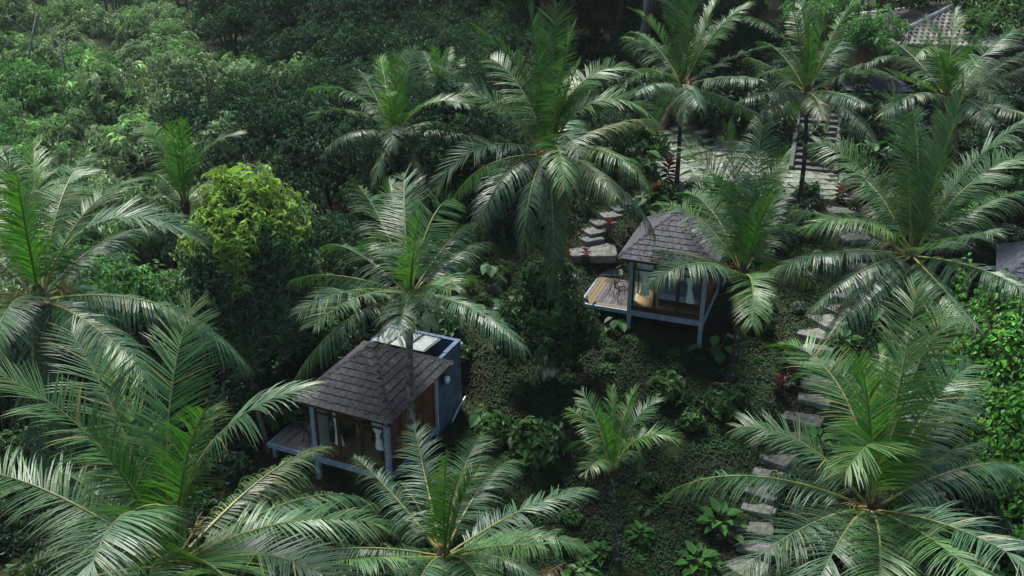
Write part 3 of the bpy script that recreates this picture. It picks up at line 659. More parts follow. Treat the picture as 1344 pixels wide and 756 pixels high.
# ------------------------------------------------------------------ plants
def plant_mesh(kind, seed):
    r = np.random.default_rng(seed); mb = MB(); sb = MB()
    if kind == 'shrub':                                    # rounded, oval glossy leaves
        n = 70; d = rnd_dirs(r, n, -.1); p = d*np.array((.55, .55, .5))*r.uniform(.55, 1.05, (n, 1))+(0, 0, .28)
        cols = np.array((.035, .085, .022))*r.uniform(.6, 1.6, (n, 1))
        rosettes(mb, r, p, d+np.array((0, 0, .4)), 4, .22, .55, cols, .25, .8)
        for q in p[::6]: limb(sb, r, (0, 0, 0), q, .012, .006, (.10, .08, .05))
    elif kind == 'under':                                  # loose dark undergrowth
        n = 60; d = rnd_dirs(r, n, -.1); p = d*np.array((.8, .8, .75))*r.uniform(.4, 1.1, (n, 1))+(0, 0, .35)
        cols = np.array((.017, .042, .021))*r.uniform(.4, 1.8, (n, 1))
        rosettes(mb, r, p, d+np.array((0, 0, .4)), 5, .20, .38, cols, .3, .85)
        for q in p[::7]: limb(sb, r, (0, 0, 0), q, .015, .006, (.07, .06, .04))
    elif kind == 'bigleaf':                                # elephant-ear clump
        n = 11
        for i in range(n):
            a = i*2.4+r.normal(0, .2); e = r.uniform(.5, 1.25); l = r.uniform(.4, .9)
            tip = np.array((math.cos(a)*math.cos(e)*l, math.sin(a)*math.cos(e)*l, math.sin(e)*l))
            sb.tube([(0, 0, 0), tip*.6+(0, 0, .06), tip], [.018, .014, .009], 5, (.06, .11, .03))
            dd = np.array([(math.cos(a), math.sin(a), -.35)]); L = r.uniform(.36, .55)
            mb.leaves(np.array([tip])-dd*.08, dd, np.array([(0, 0, 1.)])+r.normal(0, .15, (1, 3)), L, L*.78, np.array([(.040, .105, .035)])*r.uniform(.7, 1.5), .06, .2)
    elif kind == 'broad':                                  # low rosette of paddle leaves
        for i in range(20):
            a = i*2.4; e = .15+.9*(i/20); l = r.uniform(.10, .30)*(1.6-i/20)
            b = np.array((math.cos(a)*l, math.sin(a)*l, .10+.018*i))
            sb.tube([(0, 0, 0), b], [.012, .008], 4, (.07, .12, .03))
            dd = np.array([(math.cos(a)*math.cos(e), math.sin(a)*math.cos(e), math.sin(e)*.6)]); L = r.uniform(.30, .42)
            mb.leaves(b[None], dd, np.array([(0, 0, 1.)]), L, L*.58, np.array([(.045, .135, .030)])*r.uniform(.7, 1.4), .10, .3)
    elif kind == 'red':                                    # cordyline
        sb.tube([(0, 0, 0), (.03, 0, .45), (0, .02, .8)], [.02, .017, .012], 5, (.12, .09, .06))
        for i in range(34):
            z = .25+.6*i/34; a = i*2.4; e = -.3+1.5*(i/34)**1.5
            dd = np.array([(math.cos(a)*math.cos(e), math.sin(a)*math.cos(e), math.sin(e))]); L = r.uniform(.26, .36)
            k = max(0., (i-14)/20)
            k = k*r.uniform(.5, 1); col = np.array((.030, .024, .018))*(1-k)+np.array((.30, .012, .038))*k
            mb.leaves(np.array([(0, 0, z)]), dd, np.array([(0, 0, 1.)]), L, L*.26, col[None]*r.uniform(.7, 1.3), .1, .35)
    elif kind == 'strap':                                  # fern / strap leaves
        for i in range(26):
            a = i*2.4; e = r.uniform(.4, 1.3); dd = np.array([(math.cos(a)*math.cos(e), math.sin(a)*math.cos(e), math.sin(e))]); L = r.uniform(.5, .85)
            mb.leaves(np.array([(0, 0, .03)]), dd, np.array([(0, 0, 1.)]), L, .075, np.array([(.06, .125, .03)])*r.uniform(.6, 1.5), .1, .6)
        sb.tube([(0, 0, -.05), (0, 0, .1)], [.05, .03], 6, (.06, .07, .03))
    elif kind == 'pale':                                   # variegated pale-leaved plant
        n = 45; d = rnd_dirs(r, n, 0); p = d*np.array((.45, .45, .45))*r.uniform(.5, 1.05, (n, 1))+(0, 0, .25)
        cols = np.where(r.random((n, 1)) < .5, np.array((.16, .20, .15)), np.array((.05, .09, .045)))*r.uniform(.6, 1.3, (n, 1))
        rosettes(mb, r, p, d+np.array((0, 0, .4)), 4, .21, .5, cols, .25, .8)
        for q in p[::5]: limb(sb, r, (0, 0, 0), q, .012, .006, (.09, .08, .05))
    return sb.mesh('stem', M['bark']), mb.mesh('foliage', M['gloss'])
PL = {k: [plant_mesh(k, 300+10*j+i) for i in range(3)] for j, k in enumerate(('shrub', 'under', 'bigleaf', 'broad', 'red', 'strap', 'pale'))}
PNAME = dict(shrub='leafy_shrub', under='undergrowth_shrub', bigleaf='elephant_ear_plant', broad='broad_leaf_plant', red='red_cordyline', strap='strap_leaf_plant', pale='variegated_plant')
def plant(kind, x, y, sc, label, cat, group=None, rz=None):
    r = np.random.default_rng(int(abs(x*1000+y*77)))
    pm = PL[kind][int(r.integers(3))]
    o = thing(PNAME[kind], label, cat, (x, y, gz(x, y)-.03), r.random()*6.28 if rz is None else rz, group)
    o.scale = (sc*r.uniform(.9, 1.1), sc*r.uniform(.9, 1.1), sc*r.uniform(.85, 1.1))
    link(bpy.data.objects.new('stem', pm[0]), o); link(bpy.data.objects.new('foliage', pm[1]), o)
    return o
for x, y, sc, lab in ((5.58, 30.73, 1.25, 'rounded glossy shrub on the lawn in front of the upper hut'),
                      (7.54, 30.08, 1.5, 'largest lawn shrub, at the foot of the palm beside the upper hut'),
                      (6.3, 29.35, .85, 'small bright shrub nearest in the row of three on the lawn'),
                      (.86, 28.29, 1.75, 'wide mounded shrub on the lawn to the right of the lower hut'),
                      (-.6, 29.0, 1.1, 'bushy shrub between the blue wall and the wide mounded shrub'),
                      (4.6, 27.1, .7, 'low sparse shrub right of the smallest palm'),):
    plant('shrub', x, y, sc, lab, 'shrub')
for x, y, sc, lab in ((6.69, 25.59, 1.5, 'broad paddle leaved plant beside the lowest stone steps'),
                      (5.77, 24.31, 1.2, 'broad leaved seedling at the bottom edge left of the stone steps'),
                      (2.75, 24.69, .8, 'small broad leaved seedling at the foot of the smallest palm'),
                      (4.1, 25.3, .8, 'broad leaved seedling alone on the lower lawn'),
                      (10.5, 28.5, 1.2, 'broad leaved plant sprouting between the steps and the corner palm'),
                      (12.47, 32.99, 1.2, 'broad leaved plant on the right edge of the upper steps')):
    plant('broad', x, y, sc, lab, 'plant')
for x, y, sc, lab in ((7.03, 42.5, 1.7, 'tallest red topped cordyline at the corner of the paved terrace'),
                      (6.31, 41.3, 1.25, 'red cordyline just below the tallest one at the terrace corner'),
                      (14.46, 41.3, 1.2, 'dull red cordyline at the right end of the terrace'),
                      (14.9, 40.6, 1.1, 'dark red cordyline in front of the dull red one at the terrace end'),
                      (3.0, 37.2, 1., 'red cordyline beside the stone landing above the upper hut deck'),
                      (2.2, 37.1, .9, 'small red cordyline left of the stone landing'),
                      (4.05, 38.9, .9, 'red cordyline in the turn of the small stone steps'),
                      (12.6, 34.2, .8, 'single red bloom on the right side of the upper stone steps'),
                      (10.2, 31.3, 1., 'red cordyline halfway down, left of the stone steps'),
                      (9.6, 30.7, 1., 'dark red cordyline lower on the left side of the stone steps'),
                      (8.9, 25.9, 1., 'red leaved plant under the corner palm by the lowest steps'),
                      (-2.2, 32.8, .9, 'small red plant behind the ribbed roof sheet of the lower hut')):
    plant('red', x, y, sc*.85, lab, 'cordyline')
for x, y, sc, lab in ((5.8, 40.4, 1.3, 'elephant ear clump behind the upper hut roof'),
                      (4.0, 33.9, .9, 'elephant ear plant under the deck side of the upper hut'),
                      (-.95, 34.67, 1.1, 'elephant ear plant by the loose stones left of the middle tree'),
                      (-3.0, 33.9, 1.1, 'elephant ear plant behind the bathroom of the lower hut'),
                      (8.6, 42.2, 1.5, 'big elephant ear clump on the near edge of the terrace'),
                      (14.5, 34.6, 1.4, 'elephant ear clump right of the upper stone steps'),
                      (-3.3, 25.7, 1.5, 'large single leafed elephant ear at the front corner of the lower hut'),
                      (18.3, 47.2, 1.5, 'elephant ear clump below the grey concrete block'),
                      (-.86, 29.9, 1.1, 'yellowing elephant ear plant beside the blue wall'),
                      (7.7, 32.6, 1.1, 'elephant ear clump at the right stilt of the upper hut')):
    plant('bigleaf', x, y, sc, lab, 'plant')

for x, y, k, sc in ((6.6, 41.6, 'shrub', 1.1), (7.6, 41.7, 'pale', 1.2), (9.4, 41.8, 'shrub', 1.2), (10.5, 41.6, 'pale', 1.3), (11.4, 41.8, 'bigleaf', 1.4), (13.2, 41.7, 'shrub', 1.1), (15.6, 42.4, 'shrub', 1.4), (5.9, 43.4, 'shrub', 1.5), (6.2, 45.2, 'bigleaf', 1.5), (6.9, 47.2, 'shrub', 1.5)):
    plant(k, x, y, sc, 'leafy plant growing over the edge of the paved terrace', 'plant', 'plants along the terrace edge')

# scattered undergrowth, planted over the ground where nothing else stands
LAWN = [(-1.8, 32.4), (2.0, 33.9), (4.3, 33.5), (7.3, 32.4), (9.8, 33.5), (9.8, 30.7), (8.3, 28.2), (7.0, 25.4), (5.8, 23.2), (.4, 23.4), (-1.5, 25.4), (-2.1, 29.4)]
TERR = [(5.8, 41.7), (6.0, 46.0), (7.3, 48.7), (9.0, 49.3), (12.3, 47.2), (15.8, 44.9), (15.4, 41.6), (11.1, 41.6)]
def inside(x, y, poly):
    c = False; j = len(poly)-1
    for i in range(len(poly)):
        xi, yi = poly[i]; xj, yj = poly[j]
        if (yi > y) != (yj > y) and x < (xj-xi)*(y-yi)/(yj-yi)+xi: c = not c
        j = i
    return c
RSTEPS = [(14.42, 40.76, 1.13), (14.44, 39.85, 1.12), (14.48, 38.81, 1.09), (14.43, 37.9, 1.08), (14.32, 37.03, 1.06), (13.92, 36.2, 1.0), (13.46, 35.5, 1.09), (12.87, 34.82, 1.07), (12.1, 34.28, 1.24), (11.6, 33.67, 1.05), (11.55, 33.0, .98), (11.33, 32.26, 1.0), (11.18, 31.4, 1.05), (10.86, 30.63, 1.0), (10.32, 29.82, 1.1), (9.74, 28.99, 1.0), (9.06, 28.22, .99), (8.74, 27.6, .98), (8.36, 27.0, 1.01), (8.09, 26.35, 1.0), (7.85, 25.7, 1.03), (7.79, 25.0, 1.07), (7.34, 24.3, 1.05)]
LSTEPS = [(3.34, 38.72, .84), (3.54, 39.25, .84), (3.9, 39.85, .85), (4.29, 40.35, .78), (4.77, 40.86, .73), (5.26, 41.36, .74)]
LOOSE = [(-.12, 34.86, 1.08), (-.65, 34.3, 1.07), (.54, 35.3, 1.02), (1.25, 35.8, .91), (1.94, 36.5, 1.05)]
HUTS = [(-3.91, 26.25, 0., 156.1), (7.1, 32.87, 2.2, 159.5)]
def hut_local(h, x, y):
    dx, dy = x-h[0], y-h[1]; a = R(h[3]); return dx*math.cos(a)+dy*math.sin(a), dx*math.sin(a)-dy*math.cos(a)
def blocked(x, y, m=.35):
    if inside(x, y, TERR): return True
    for h in HUTS:
        u, v = hut_local(h, x, y)
        if -.2-m < u < 4.9+m*.3 and -.1-m*4 < v < 5.3+m: 
            if not (u > 3.1 and v > 2.6+m): return True
    for a, b, w in RSTEPS+LSTEPS+LOOSE:
        if math.hypot(x-a, y-b) < w*.5+m: return True
    if math.hypot(x-3.5, y-38.1) < .9+m: return True
    return False
UND = {}
def undergrowth():
    r = np.random.default_rng(55); cnt = {}
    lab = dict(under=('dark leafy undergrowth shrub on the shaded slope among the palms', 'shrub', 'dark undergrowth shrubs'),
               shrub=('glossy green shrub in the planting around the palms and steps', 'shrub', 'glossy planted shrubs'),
               pale=('pale variegated plant in the beds by the steps and terrace', 'plant', 'variegated bed plants'),
               bigleaf=('elephant ear plant in the shady undergrowth between the palms', 'plant', 'undergrowth elephant ears'),
               strap=('strap leaved plant in the beds around the palms', 'plant', 'strap leaved plants'))
    y = 13.
    while y < 62:
        st = .95+.022*(y-13); x = -.60*y-3
        while x < .60*y+3:
            px, py = x+r.normal(0, st*.3), y+r.normal(0, st*.3); x += st
            if inside(px, py, LAWN) or blocked(px, py) or not in_view(px, py, gz(px, py), .56, .33): continue
            if py > 44 and px < 0: continue
            if px < -16 and py > 44: continue
            if 15.3 < px < 24 and 24 < py < 36.5: continue
            if px > 19.5 and py > 52 : continue
            near_path = min(math.hypot(px-a, py-b) for a, b, w in RSTEPS+LSTEPS+LOOSE) < 2.2 or (4 < px < 17 and 39.5 < py < 42.5)
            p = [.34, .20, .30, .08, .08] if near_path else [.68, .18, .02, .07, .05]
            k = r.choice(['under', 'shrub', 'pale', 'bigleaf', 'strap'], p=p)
            if cnt.get(k, 0) >= 290: continue
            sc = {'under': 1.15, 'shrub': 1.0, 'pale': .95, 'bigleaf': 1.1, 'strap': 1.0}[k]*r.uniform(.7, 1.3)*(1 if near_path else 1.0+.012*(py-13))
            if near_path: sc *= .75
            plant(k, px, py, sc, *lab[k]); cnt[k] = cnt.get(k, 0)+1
        y += st*.95
    print('under', cnt)
undergrowth()
def seedlings():
    r = np.random.default_rng(58); n = 0
    while n < 46:
        x, y = r.uniform(-2, 10), r.uniform(23.4, 33.8)
        if not inside(x, y, LAWN) or blocked(x, y, .1): continue
        k = r.choice(['broad', 'shrub', 'strap', 'bigleaf'], p=[.4, .3, .2, .1])
        plant(k, x, y, r.uniform(.28, .6), 'small seedling plant scattered over the leafy lawn between the huts', 'plant', 'seedlings on the lawn'); n += 1
seedlings()

# leafy ground cover on the lawn and beneath the beds: nobody could count it
def cover():
    r = np.random.default_rng(66); n = 210000
    x = r.uniform(-4, 17, n); y = 21+r.random(n)**.8*21
    lx = np.array([inside(a, b, LAWN) for a, b in zip(x, y)])
    bl = np.array([blocked(a, b, -.24) for a, b in zip(x, y)])
    keep = ~bl & (lx | (r.random(n) < .45)); x, y, lx = x[keep], y[keep], lx[keep]
    lump = .5+.5*np.sin(x*2.1+y*1.3)*np.cos(y*2.6-x*.9)+.35*np.sin(x*5.3)*np.sin(y*4.7)+r.normal(0, .15, len(x))
    keep = r.random(len(x)) < np.clip(.45+.75*lump, .10, 1); x, y, lump = x[keep], y[keep], lump[keep]; n = len(x)
    z = ground(x, y)+.03+.10*np.clip(lump, 0, 1)*r.random(n)
    a = r.random(n)*6.28; d = np.stack([np.cos(a), np.sin(a), r.uniform(-.2, .5, n)], -1)
    up = np.stack([r.normal(0, .4, n), r.normal(0, .4, n), np.ones(n)], -1)
    g = np.array((.026, .075, .028)); b = np.array((.042, .058, .024)); br = np.array((.075, .055, .032))
    t = r.random((n, 1)); c = np.where(t < .74, g, np.where(t < .94, b, br))*r.uniform(.5, 1.6, (n, 1))
    c = .60*c*(1+.8*np.clip(np.sin(x*.9+1)*np.sin(y*.7), 0, 1))[:, None]
    L = r.uniform(.055, .125, n)
    mb = MB(); mb.leaves(np.stack([x, y, z], -1), d, up, L, L*.62, c, .1, .2)
    o = mb.build('ground_cover', M['cover']); tag(o, 'low leafy ground cover carpeting the lawn between the huts and the steps', 'ground cover', kind='stuff')
cover()

# sunny bank of creeper on the right
def bank():
    r = np.random.default_rng(88); n = 30000
    x = r.uniform(15.2, 24, n); y = r.uniform(23, 37, n)
    edge = 15.6+.25*np.sin(y*1.3)+np.clip((26-y)*-.05, 0, 1)+r.normal(0, .25, n)+np.clip((y-31)*.25, 0, 2)
    keep = (x > edge) & (y < 36.5-.1*(x-16)+r.normal(0, .3, len(x)))
    x, y = x[keep], y[keep]; edge = edge[keep]
    u, v = ((x-20.35)*math.cos(R(156))+(y-32.8)*math.sin(R(156)), (x-20.35)*math.sin(R(156))-(y-32.8)*math.cos(R(156)))
    k = ~((u > -.4) & (u < 3.3) & (v > -.3)); x, y, edge = x[k], y[k], edge[k]
    n = len(x)
    hgt = (1.5+.9*sstep(28, 33, y)*sstep(16.2, 18, x))*sstep(0, 1.6, x-edge)+.35*np.sin(x*1.9+y)*np.sin(y*1.5-x*.4)+.25*np.sin(x*3.7)*np.sin(y*3.1)
    z = ground(x, y)+hgt*r.uniform(.75, 1.03, n)+.1
    a = r.random(n)*6.28; d = np.stack([np.cos(a)-.4, np.sin(a)-.4, r.uniform(-.7, .1, n)], -1)
    up = np.stack([r.normal(-.35, .35, n), r.normal(-.35, .35, n), np.ones(n)], -1)
    c = np.array((.050, .185, .020))*r.uniform(.4, 1.5, (n, 1))*(1+.35*np.sin(x*2.3)*np.sin(y*2.9))[:, None]; c = np.where(r.random((n, 1)) < .12, c*np.array((1.9, 1.15, .9)), c); L = r.uniform(.11, .29, n)
    mb = MB(); mb.leaves(np.stack([x, y, z], -1), d, up, L, L*.66, c, .1, .3)
    o = mb.build('creeper_bank', M['gloss']); tag(o, 'bright green creeper covering the bank at the right edge', 'creeper', kind='stuff')
bank()

# ------------------------------------------------------------------ huts on stilts
# local frame: X to the right along the glass front, Y back into the slope, Z up from the floor
def roof_mesh(corners, apexes, course, shw, seed, tone, mats, thick=.04):
    """hip roof: four eave corners in order, apexes[i] = (left top, right top) of face i"""
    r = np.random.default_rng(seed); mb = MB()
    for i in range(4):
        e0 = np.array(corners[i], float); e1 = np.array(corners[(i+1) % 4], float)
        a0 = np.array(apexes[i][0], float); a1 = np.array(apexes[i][1], float)
        ex = e1-e0; wd = np.linalg.norm(ex); ex /= wd
        xa0 = (a0-e0)@ex; xa1 = (a1-e0)@ex
        up = (a0-e0)-ex*xa0; sl = np.linalg.norm(up); up /= sl
        nrm = np.cross(ex, up); nrm /= np.linalg.norm(nrm)
        if nrm[2] < 0: nrm = -nrm
        mb.add([e0-nrm*.05, e1-nrm*.05, a1-nrm*.05, a0-nrm*.05, e0-nrm*.005, e1-nrm*.005, a1-nrm*.005, a0-nrm*.005], [(0,1,2,3),(7,6,5,4),(0,4,5,1)], (.03, .025, .022))
        n = max(3, int(round(sl/course)))
        for k in range(n):
            t0 = k/n; t1 = min(1., (k+1.22)/n)
            lo = (xa0*t0, wd+(xa1-wd)*t0); hi = (xa0*t1, wd+(xa1-wd)*t1)
            x = lo[0]-r.random()*shw
            while x < lo[1]:
                w = shw*r.uniform(.85, 1.2); x0, x1 = x+.006, x+w-.006; x += w
                b0, b1 = max(x0, lo[0]), min(x1, lo[1])
                if b1-b0 < .02: continue
                c0, c1 = min(max(x0, hi[0]), hi[1]), max(min(x1, hi[1]), hi[0])
                if c1 < c0: c0 = c1 = (c0+c1)/2
                th = thick*r.uniform(.9, 1.12); j = r.normal(0, .003)
                pl = lambda xx, t, h: e0+ex*xx+up*(sl*t+(j if t == t0 else 0))+nrm*h
                v = [pl(b0, t0, .002), pl(b1, t0, .002), pl(c1, t1, .002), pl(c0, t1, .002), pl(b0, t0, th), pl(b1, t0, th), pl(c1, t1, .010), pl(c0, t1, .010)]
                c = np.array(tone)*r.uniform(.82, 1.18)*(1+np.array((r.normal(0, .03), 0, r.normal(0, .05))))
                if r.random() < .02: c = c*1.6
                mb.add(v, [(4,5,6,7),(0,1,5,4),(1,2,6,5),(3,0,4,7)], c)
    return mb

def hut(origin, az, label, roof_tone, deck=2.55, seed=1, stilts=2.2, deckmid=(.10, .09, .08), lite=(.25, .17, .10), with_deck=True, sheet=True):
    root = thing('stilt_hut', label, 'hut', origin, R(az-180), 'huts on stilts')
    W, D, Hh, B = 2.9, 3.3, 2.2, 5.15
    P = lambda n, mb, m, par=root, sm=False: mb.build(n, m, par, sm)
    for x, y in ((-.07, .07), (-W+.07, .07), (-W+.07, D-.07)):
        P('post', MB().box((x-.075, y-.075, -stilts), (x+.075, y+.075, Hh+.02)), M['bluepaint'])
    P('post', MB().box((-.145, D-.145, -stilts), (.012, D+.005, Hh+.02)), M['bluepaint'])
    P('floor_beam', MB().box((-W+.147, -.02, -.22), (-.147, .12, -.004)), M['bluepaint'])
    P('floor_beam', MB().box((-.13, .147, -.22), (.02, D-.147, -.004)), M['bluepaint'])
    P('floor_beam', MB().box((-W-.02, .147, -.22), (-W+.13, D-.147, -.004)), M['bluepaint'])
    P('floor', MB().box((-W+.03, .03, -.05), (-.03, D-.02, .003)), M['floor'])
    P('rear_wall', MB().box((-W+.02, D+.006, -.3), (-.02, D+.10, Hh)), M['plaster'])
    P('side_wall', MB().box((-W, .15, .004), (-W+.09, .80, Hh)).box((-W, 2.35, .004), (-W+.09, D-.15, Hh)).box((-W, .801, 1.95), (-W+.09, 2.349, Hh)), M['plaster'])
    sd = P('side_door', MB().box((-W+.02, .803, .006), (-W+.07, .88, 1.947)).box((-W+.02, 1.54, .006), (-W+.07, 1.61, 1.947)).box((-W+.02, 2.27, .006), (-W+.07, 2.347, 1.947)), M['frame']); P('pane', MB().box((-W+.042, .882, .006), (-W+.048, 1.538, 1.946)).box((-W+.042, 1.612, .006), (-W+.048, 2.268, 1.946)), M['glass'], sd)
    P('ceiling', MB().box((-W+.1, .1, Hh-.03), (-.1, D-.01, Hh+.005)), M['floor'])
    P('front_sill', MB().box((-W+.147, .02, -.002), (-.147, .11, .10)), M['frame'])
    P('lintel', MB().box((-W+.147, .005, Hh-.17), (-.147, .125, Hh+.015)), M['frame'])
    # three glazed front panels with a transom
    x0 = -W+.15; w = (W-.30)/3
    for i in range(3):
        a, b = x0+i*w+.003, x0+(i+1)*w-.003; f = MB()
        f.box((a, .035, .102), (a+.055, .095, Hh-.172)); f.box((b-.055, .035, .102), (b, .095, Hh-.172))
        f.box((a+.055, .037, .102), (b-.055, .093, .17)); f.box((a+.055, .037, Hh-.24), (b-.055, .093, Hh-.172)); f.box((a+.055, .039, 1.66), (b-.055, .091, 1.71))
        fo = P('glass_door', f, M['frame'])
        g = MB(); g.box((a+.055, .062, .17), (b-.055, .068, 1.66)); g.box((a+.055, .062, 1.71), (b-.055, .068, Hh-.24)); P('pane', g, M['glass'], fo)
    # louvred shutters along the right side
    P('side_panel', MB().box((-.095, .147, .004), (-.012, D-.147, .44)), M['frame'])
    P('side_lintel', MB().box((-.11, .147, Hh-.2), (-.005, D-.147, Hh)), M['frame'])
    y0 = .15; w = (D-.30)/4
    for i in range(4):
        a, b = y0+i*w+.004, y0+(i+1)*w-.004; f = MB()
        f.box((-.085, a, .445), (-.02, a+.07, Hh-.205)); f.box((-.085, b-.07, .445), (-.02, b, Hh-.205))
        for z in (.445, 1.15, Hh-.285): f.box((-.083, a+.07, z), (-.022, b-.07, z+.08))
        nz = 26
        for k in range(nz):
            z = .53+(Hh-.30-.53)*k/nz
            if 1.1 < z < 1.24: continue
            f.add([(-.075, a+.07, z+.05), (-.075, b-.07, z+.05), (-.03, b-.07, z), (-.03, a+.07, z), (-.075, a+.07, z+.062), (-.075, b-.07, z+.062), (-.03, b-.07, z+.012), (-.03, a+.07, z+.012)], [(0,1,2,3),(7,6,5,4),(3,2,6,7),(0,4,5,1)])
        P('shutter', f, M['shutter'])
    # pyramid roof of thick shingles
    A = (-1.6, 1.9, 3.52); e = [(-3.3, -.30, Hh-.02), (.28, -.30, Hh-.02), (.28, 4.02, Hh-.02), (-3.3, 4.02, Hh-.02)]
    rf = P('roof', roof_mesh(e, [(A, A)]*4, .26, .27, seed, roof_tone, None), M['shingle'])
    for c in e:
        cap = MB(); c = np.array(c); a = np.array(A); n = 11; r = np.random.default_rng(seed+3)
        for k in range(n):
            p, q = c+(a-c)*(k/n)+(0, 0, .05), c+(a-c)*((k+1.15)/n)+(0, 0, .035)
            d = (q-p)/np.linalg.norm(q-p); sd = np.cross(d, (0, 0, 1)); sd /= np.linalg.norm(sd)
            v = []
            for pt, hh in ((p, .03), (q, .008)):
                v += [pt-sd*.13-(0, 0, .075), pt+(0, 0, hh), pt+sd*.13-(0, 0, .075), pt-sd*.13-(0, 0, .105), pt+sd*.13-(0, 0, .105)]
            cap.add(v, [(0,1,6,5),(1,2,7,6),(0,3,1),(1,4,2),(3,4,1)], np.array(roof_tone)*r.uniform(.75, 1.15))
        P('hip_cap', cap, M['shingle'], rf)
    P('apex_cap', MB().add([(A[0]+x*.17, A[1]+y*.17, A[2]-.02) for x, y in ((-1,-1),(1,-1),(1,1),(-1,1))]+[(A[0], A[1], A[2]+.11)], [(0,1,4),(1,2,4),(2,3,4),(3,0,4),(3,2,1,0)], np.array(roof_tone)), M['shingle'], rf)
    P('fascia', MB().box((-3.27, -.285, Hh-.10), (.25, -.255, Hh-.045)).box((.225, -.254, Hh-.10), (.25, 3.98, Hh-.045)).box((-3.27, -.254, Hh-.10), (-3.24, 3.98, Hh-.045)), M['frame'], rf)
    # open-topped bathroom behind, blue render, ribbed sheet over part of it
    b = MB(); T = Hh+(.22 if sheet else -.35)
    b.box((-.14, D+.105, -1.2), (-.002, B, T)); b.box((-W+.002, B-.13, -1.2), (-.142, B-.002, T)); b.box((-W-.002, D+.105, -1.2), (-W+.13, B-.132, T))
    bw = P('bathroom_wall', b, M['bathwall'])
    P('wall_cap', MB().box((-.155, D+.8, T+.002), (.012, B+.012, T+.03)).box((-W-.012, B-.145, T+.002), (-.157, B+.012, T+.03)), M['bathwall'], bw)
    P('bathroom_floor', MB().box((-W+.14, D+.11, -.1), (-.15, B-.14, -.02)), M['concrete'])
    if sheet:
        s = MB(); nx = 90; xs = np.linspace(-2.72, -.62, nx)
        for j in range(nx-1):
            za = T+.05+.028*abs(math.sin(xs[j]*30)); zb = T+.05+.028*abs(math.sin(xs[j+1]*30))
            s.add([(xs[j], 3.62, za+.10), (xs[j+1], 3.62, zb+.10), (xs[j+1], 4.85, zb), (xs[j], 4.85, za), (xs[j], 3.62, za+.106), (xs[j+1], 3.62, zb+.106), (xs[j+1], 4.85, zb+.006), (xs[j], 4.85, za+.006)], [(0,3,2,1),(4,5,6,7),(0,1,5,4),(2,3,7,6)])
        so = P('sheet_roof', s, M['sheet'])
        for x in (-2.72, -2.02, -1.32, -.62):
            P('batten', MB().beam((x, 3.6, T+.215), (x, 4.87, T+.12), .035, .03), M['darkwood'], so)
    P('drain_pipe', MB().tube([(.06, 4.2, -.45), (.07, 4.75, -.12), (.07, 5.3, .05)], .028, 8), M['whitepaint'])
    if with_deck:
        d = MB(); r = np.random.default_rng(seed+9); u0, u1 = -4.72, -W-.03; v0, v1 = .06, .06+deck
        n = int((u1-u0)/.14); 
        for i in range(n):
            a = u0+(u1-u0)*i/n; inner = 3 <= i
            if inner:
                d.box((a+.006, v0+.2, -.07), (a+(u1-u0)/n-.006, v1-.1, -.028+r.normal(0, .002)), np.array(deckmid)*r.uniform(.7, 1.35))
            else:
                d.box((a+.006, v0+.005, -.07), (a+(u1-u0)/n-.006, v1, -.02+r.normal(0, .002)), np.array(lite)*r.uniform(.8, 1.2))
        d.box((u0+3*(u1-u0)/n+.004, v0+.005, -.07), (u1, v0+.095, -.021), np.array(lite)*.9); d.box((u0+3*(u1-u0)/n+.004, v0+.101, -.07), (u1, v0+.195, -.023), np.array(lite)*1.1)
        d.box((u0+3*(u1-u0)/n+.004, v1-.095, -.07), (u1, v1, -.02), np.array(lite))
        do = P('deck', d, M['deckwood'])
        P('deck_beam', MB().box((u0-.02, v0-.09, -.19), (u1+.02, v0-.002, -.035)), M['bluepaint'], do)
        P('deck_beam', MB().box((u0-.08, v0-.09, -.19), (u0-.022, v1, -.035)), M['bluepaint'], do)
        for y in (v0+.05, v1-.15):
            P('deck_post', MB().box((u0+.02, y, -stilts), (u0+.14, y+.12, -.072)), M['bluepaint'], do)
    return root

def to_world(h, X, Y, Z=0.):
    a = R(h[3]-180); return (h[0]+X*math.cos(a)-Y*math.sin(a), h[1]+X*math.sin(a)+Y*math.cos(a), h[2]+Z)
H1, H2 = HUTS
hut(H1[:3], H1[3], 'lower stilt hut with red brown side shutters and a blue rendered bathroom', (.043, .045, .050), deck=1.85, seed=4, deckmid=(.15, .13, .11), lite=(.17, .15, .13))
hut(H2[:3], H2[3], 'upper stilt hut with a sandy bordered deck beside the small stone landing', (.066, .067, .079), deck=2.55, seed=8, sheet=False, lite=(.16, .115, .068), deckmid=(.085, .08, .08))
H3 = (21.3, 32.6, 1.1, 156.)
hut(H3[:3], H3[3], 'hut at the right edge showing only its blue black roof above the creeper', (.055, .060, .075), seed=12, with_deck=False, sheet=False)

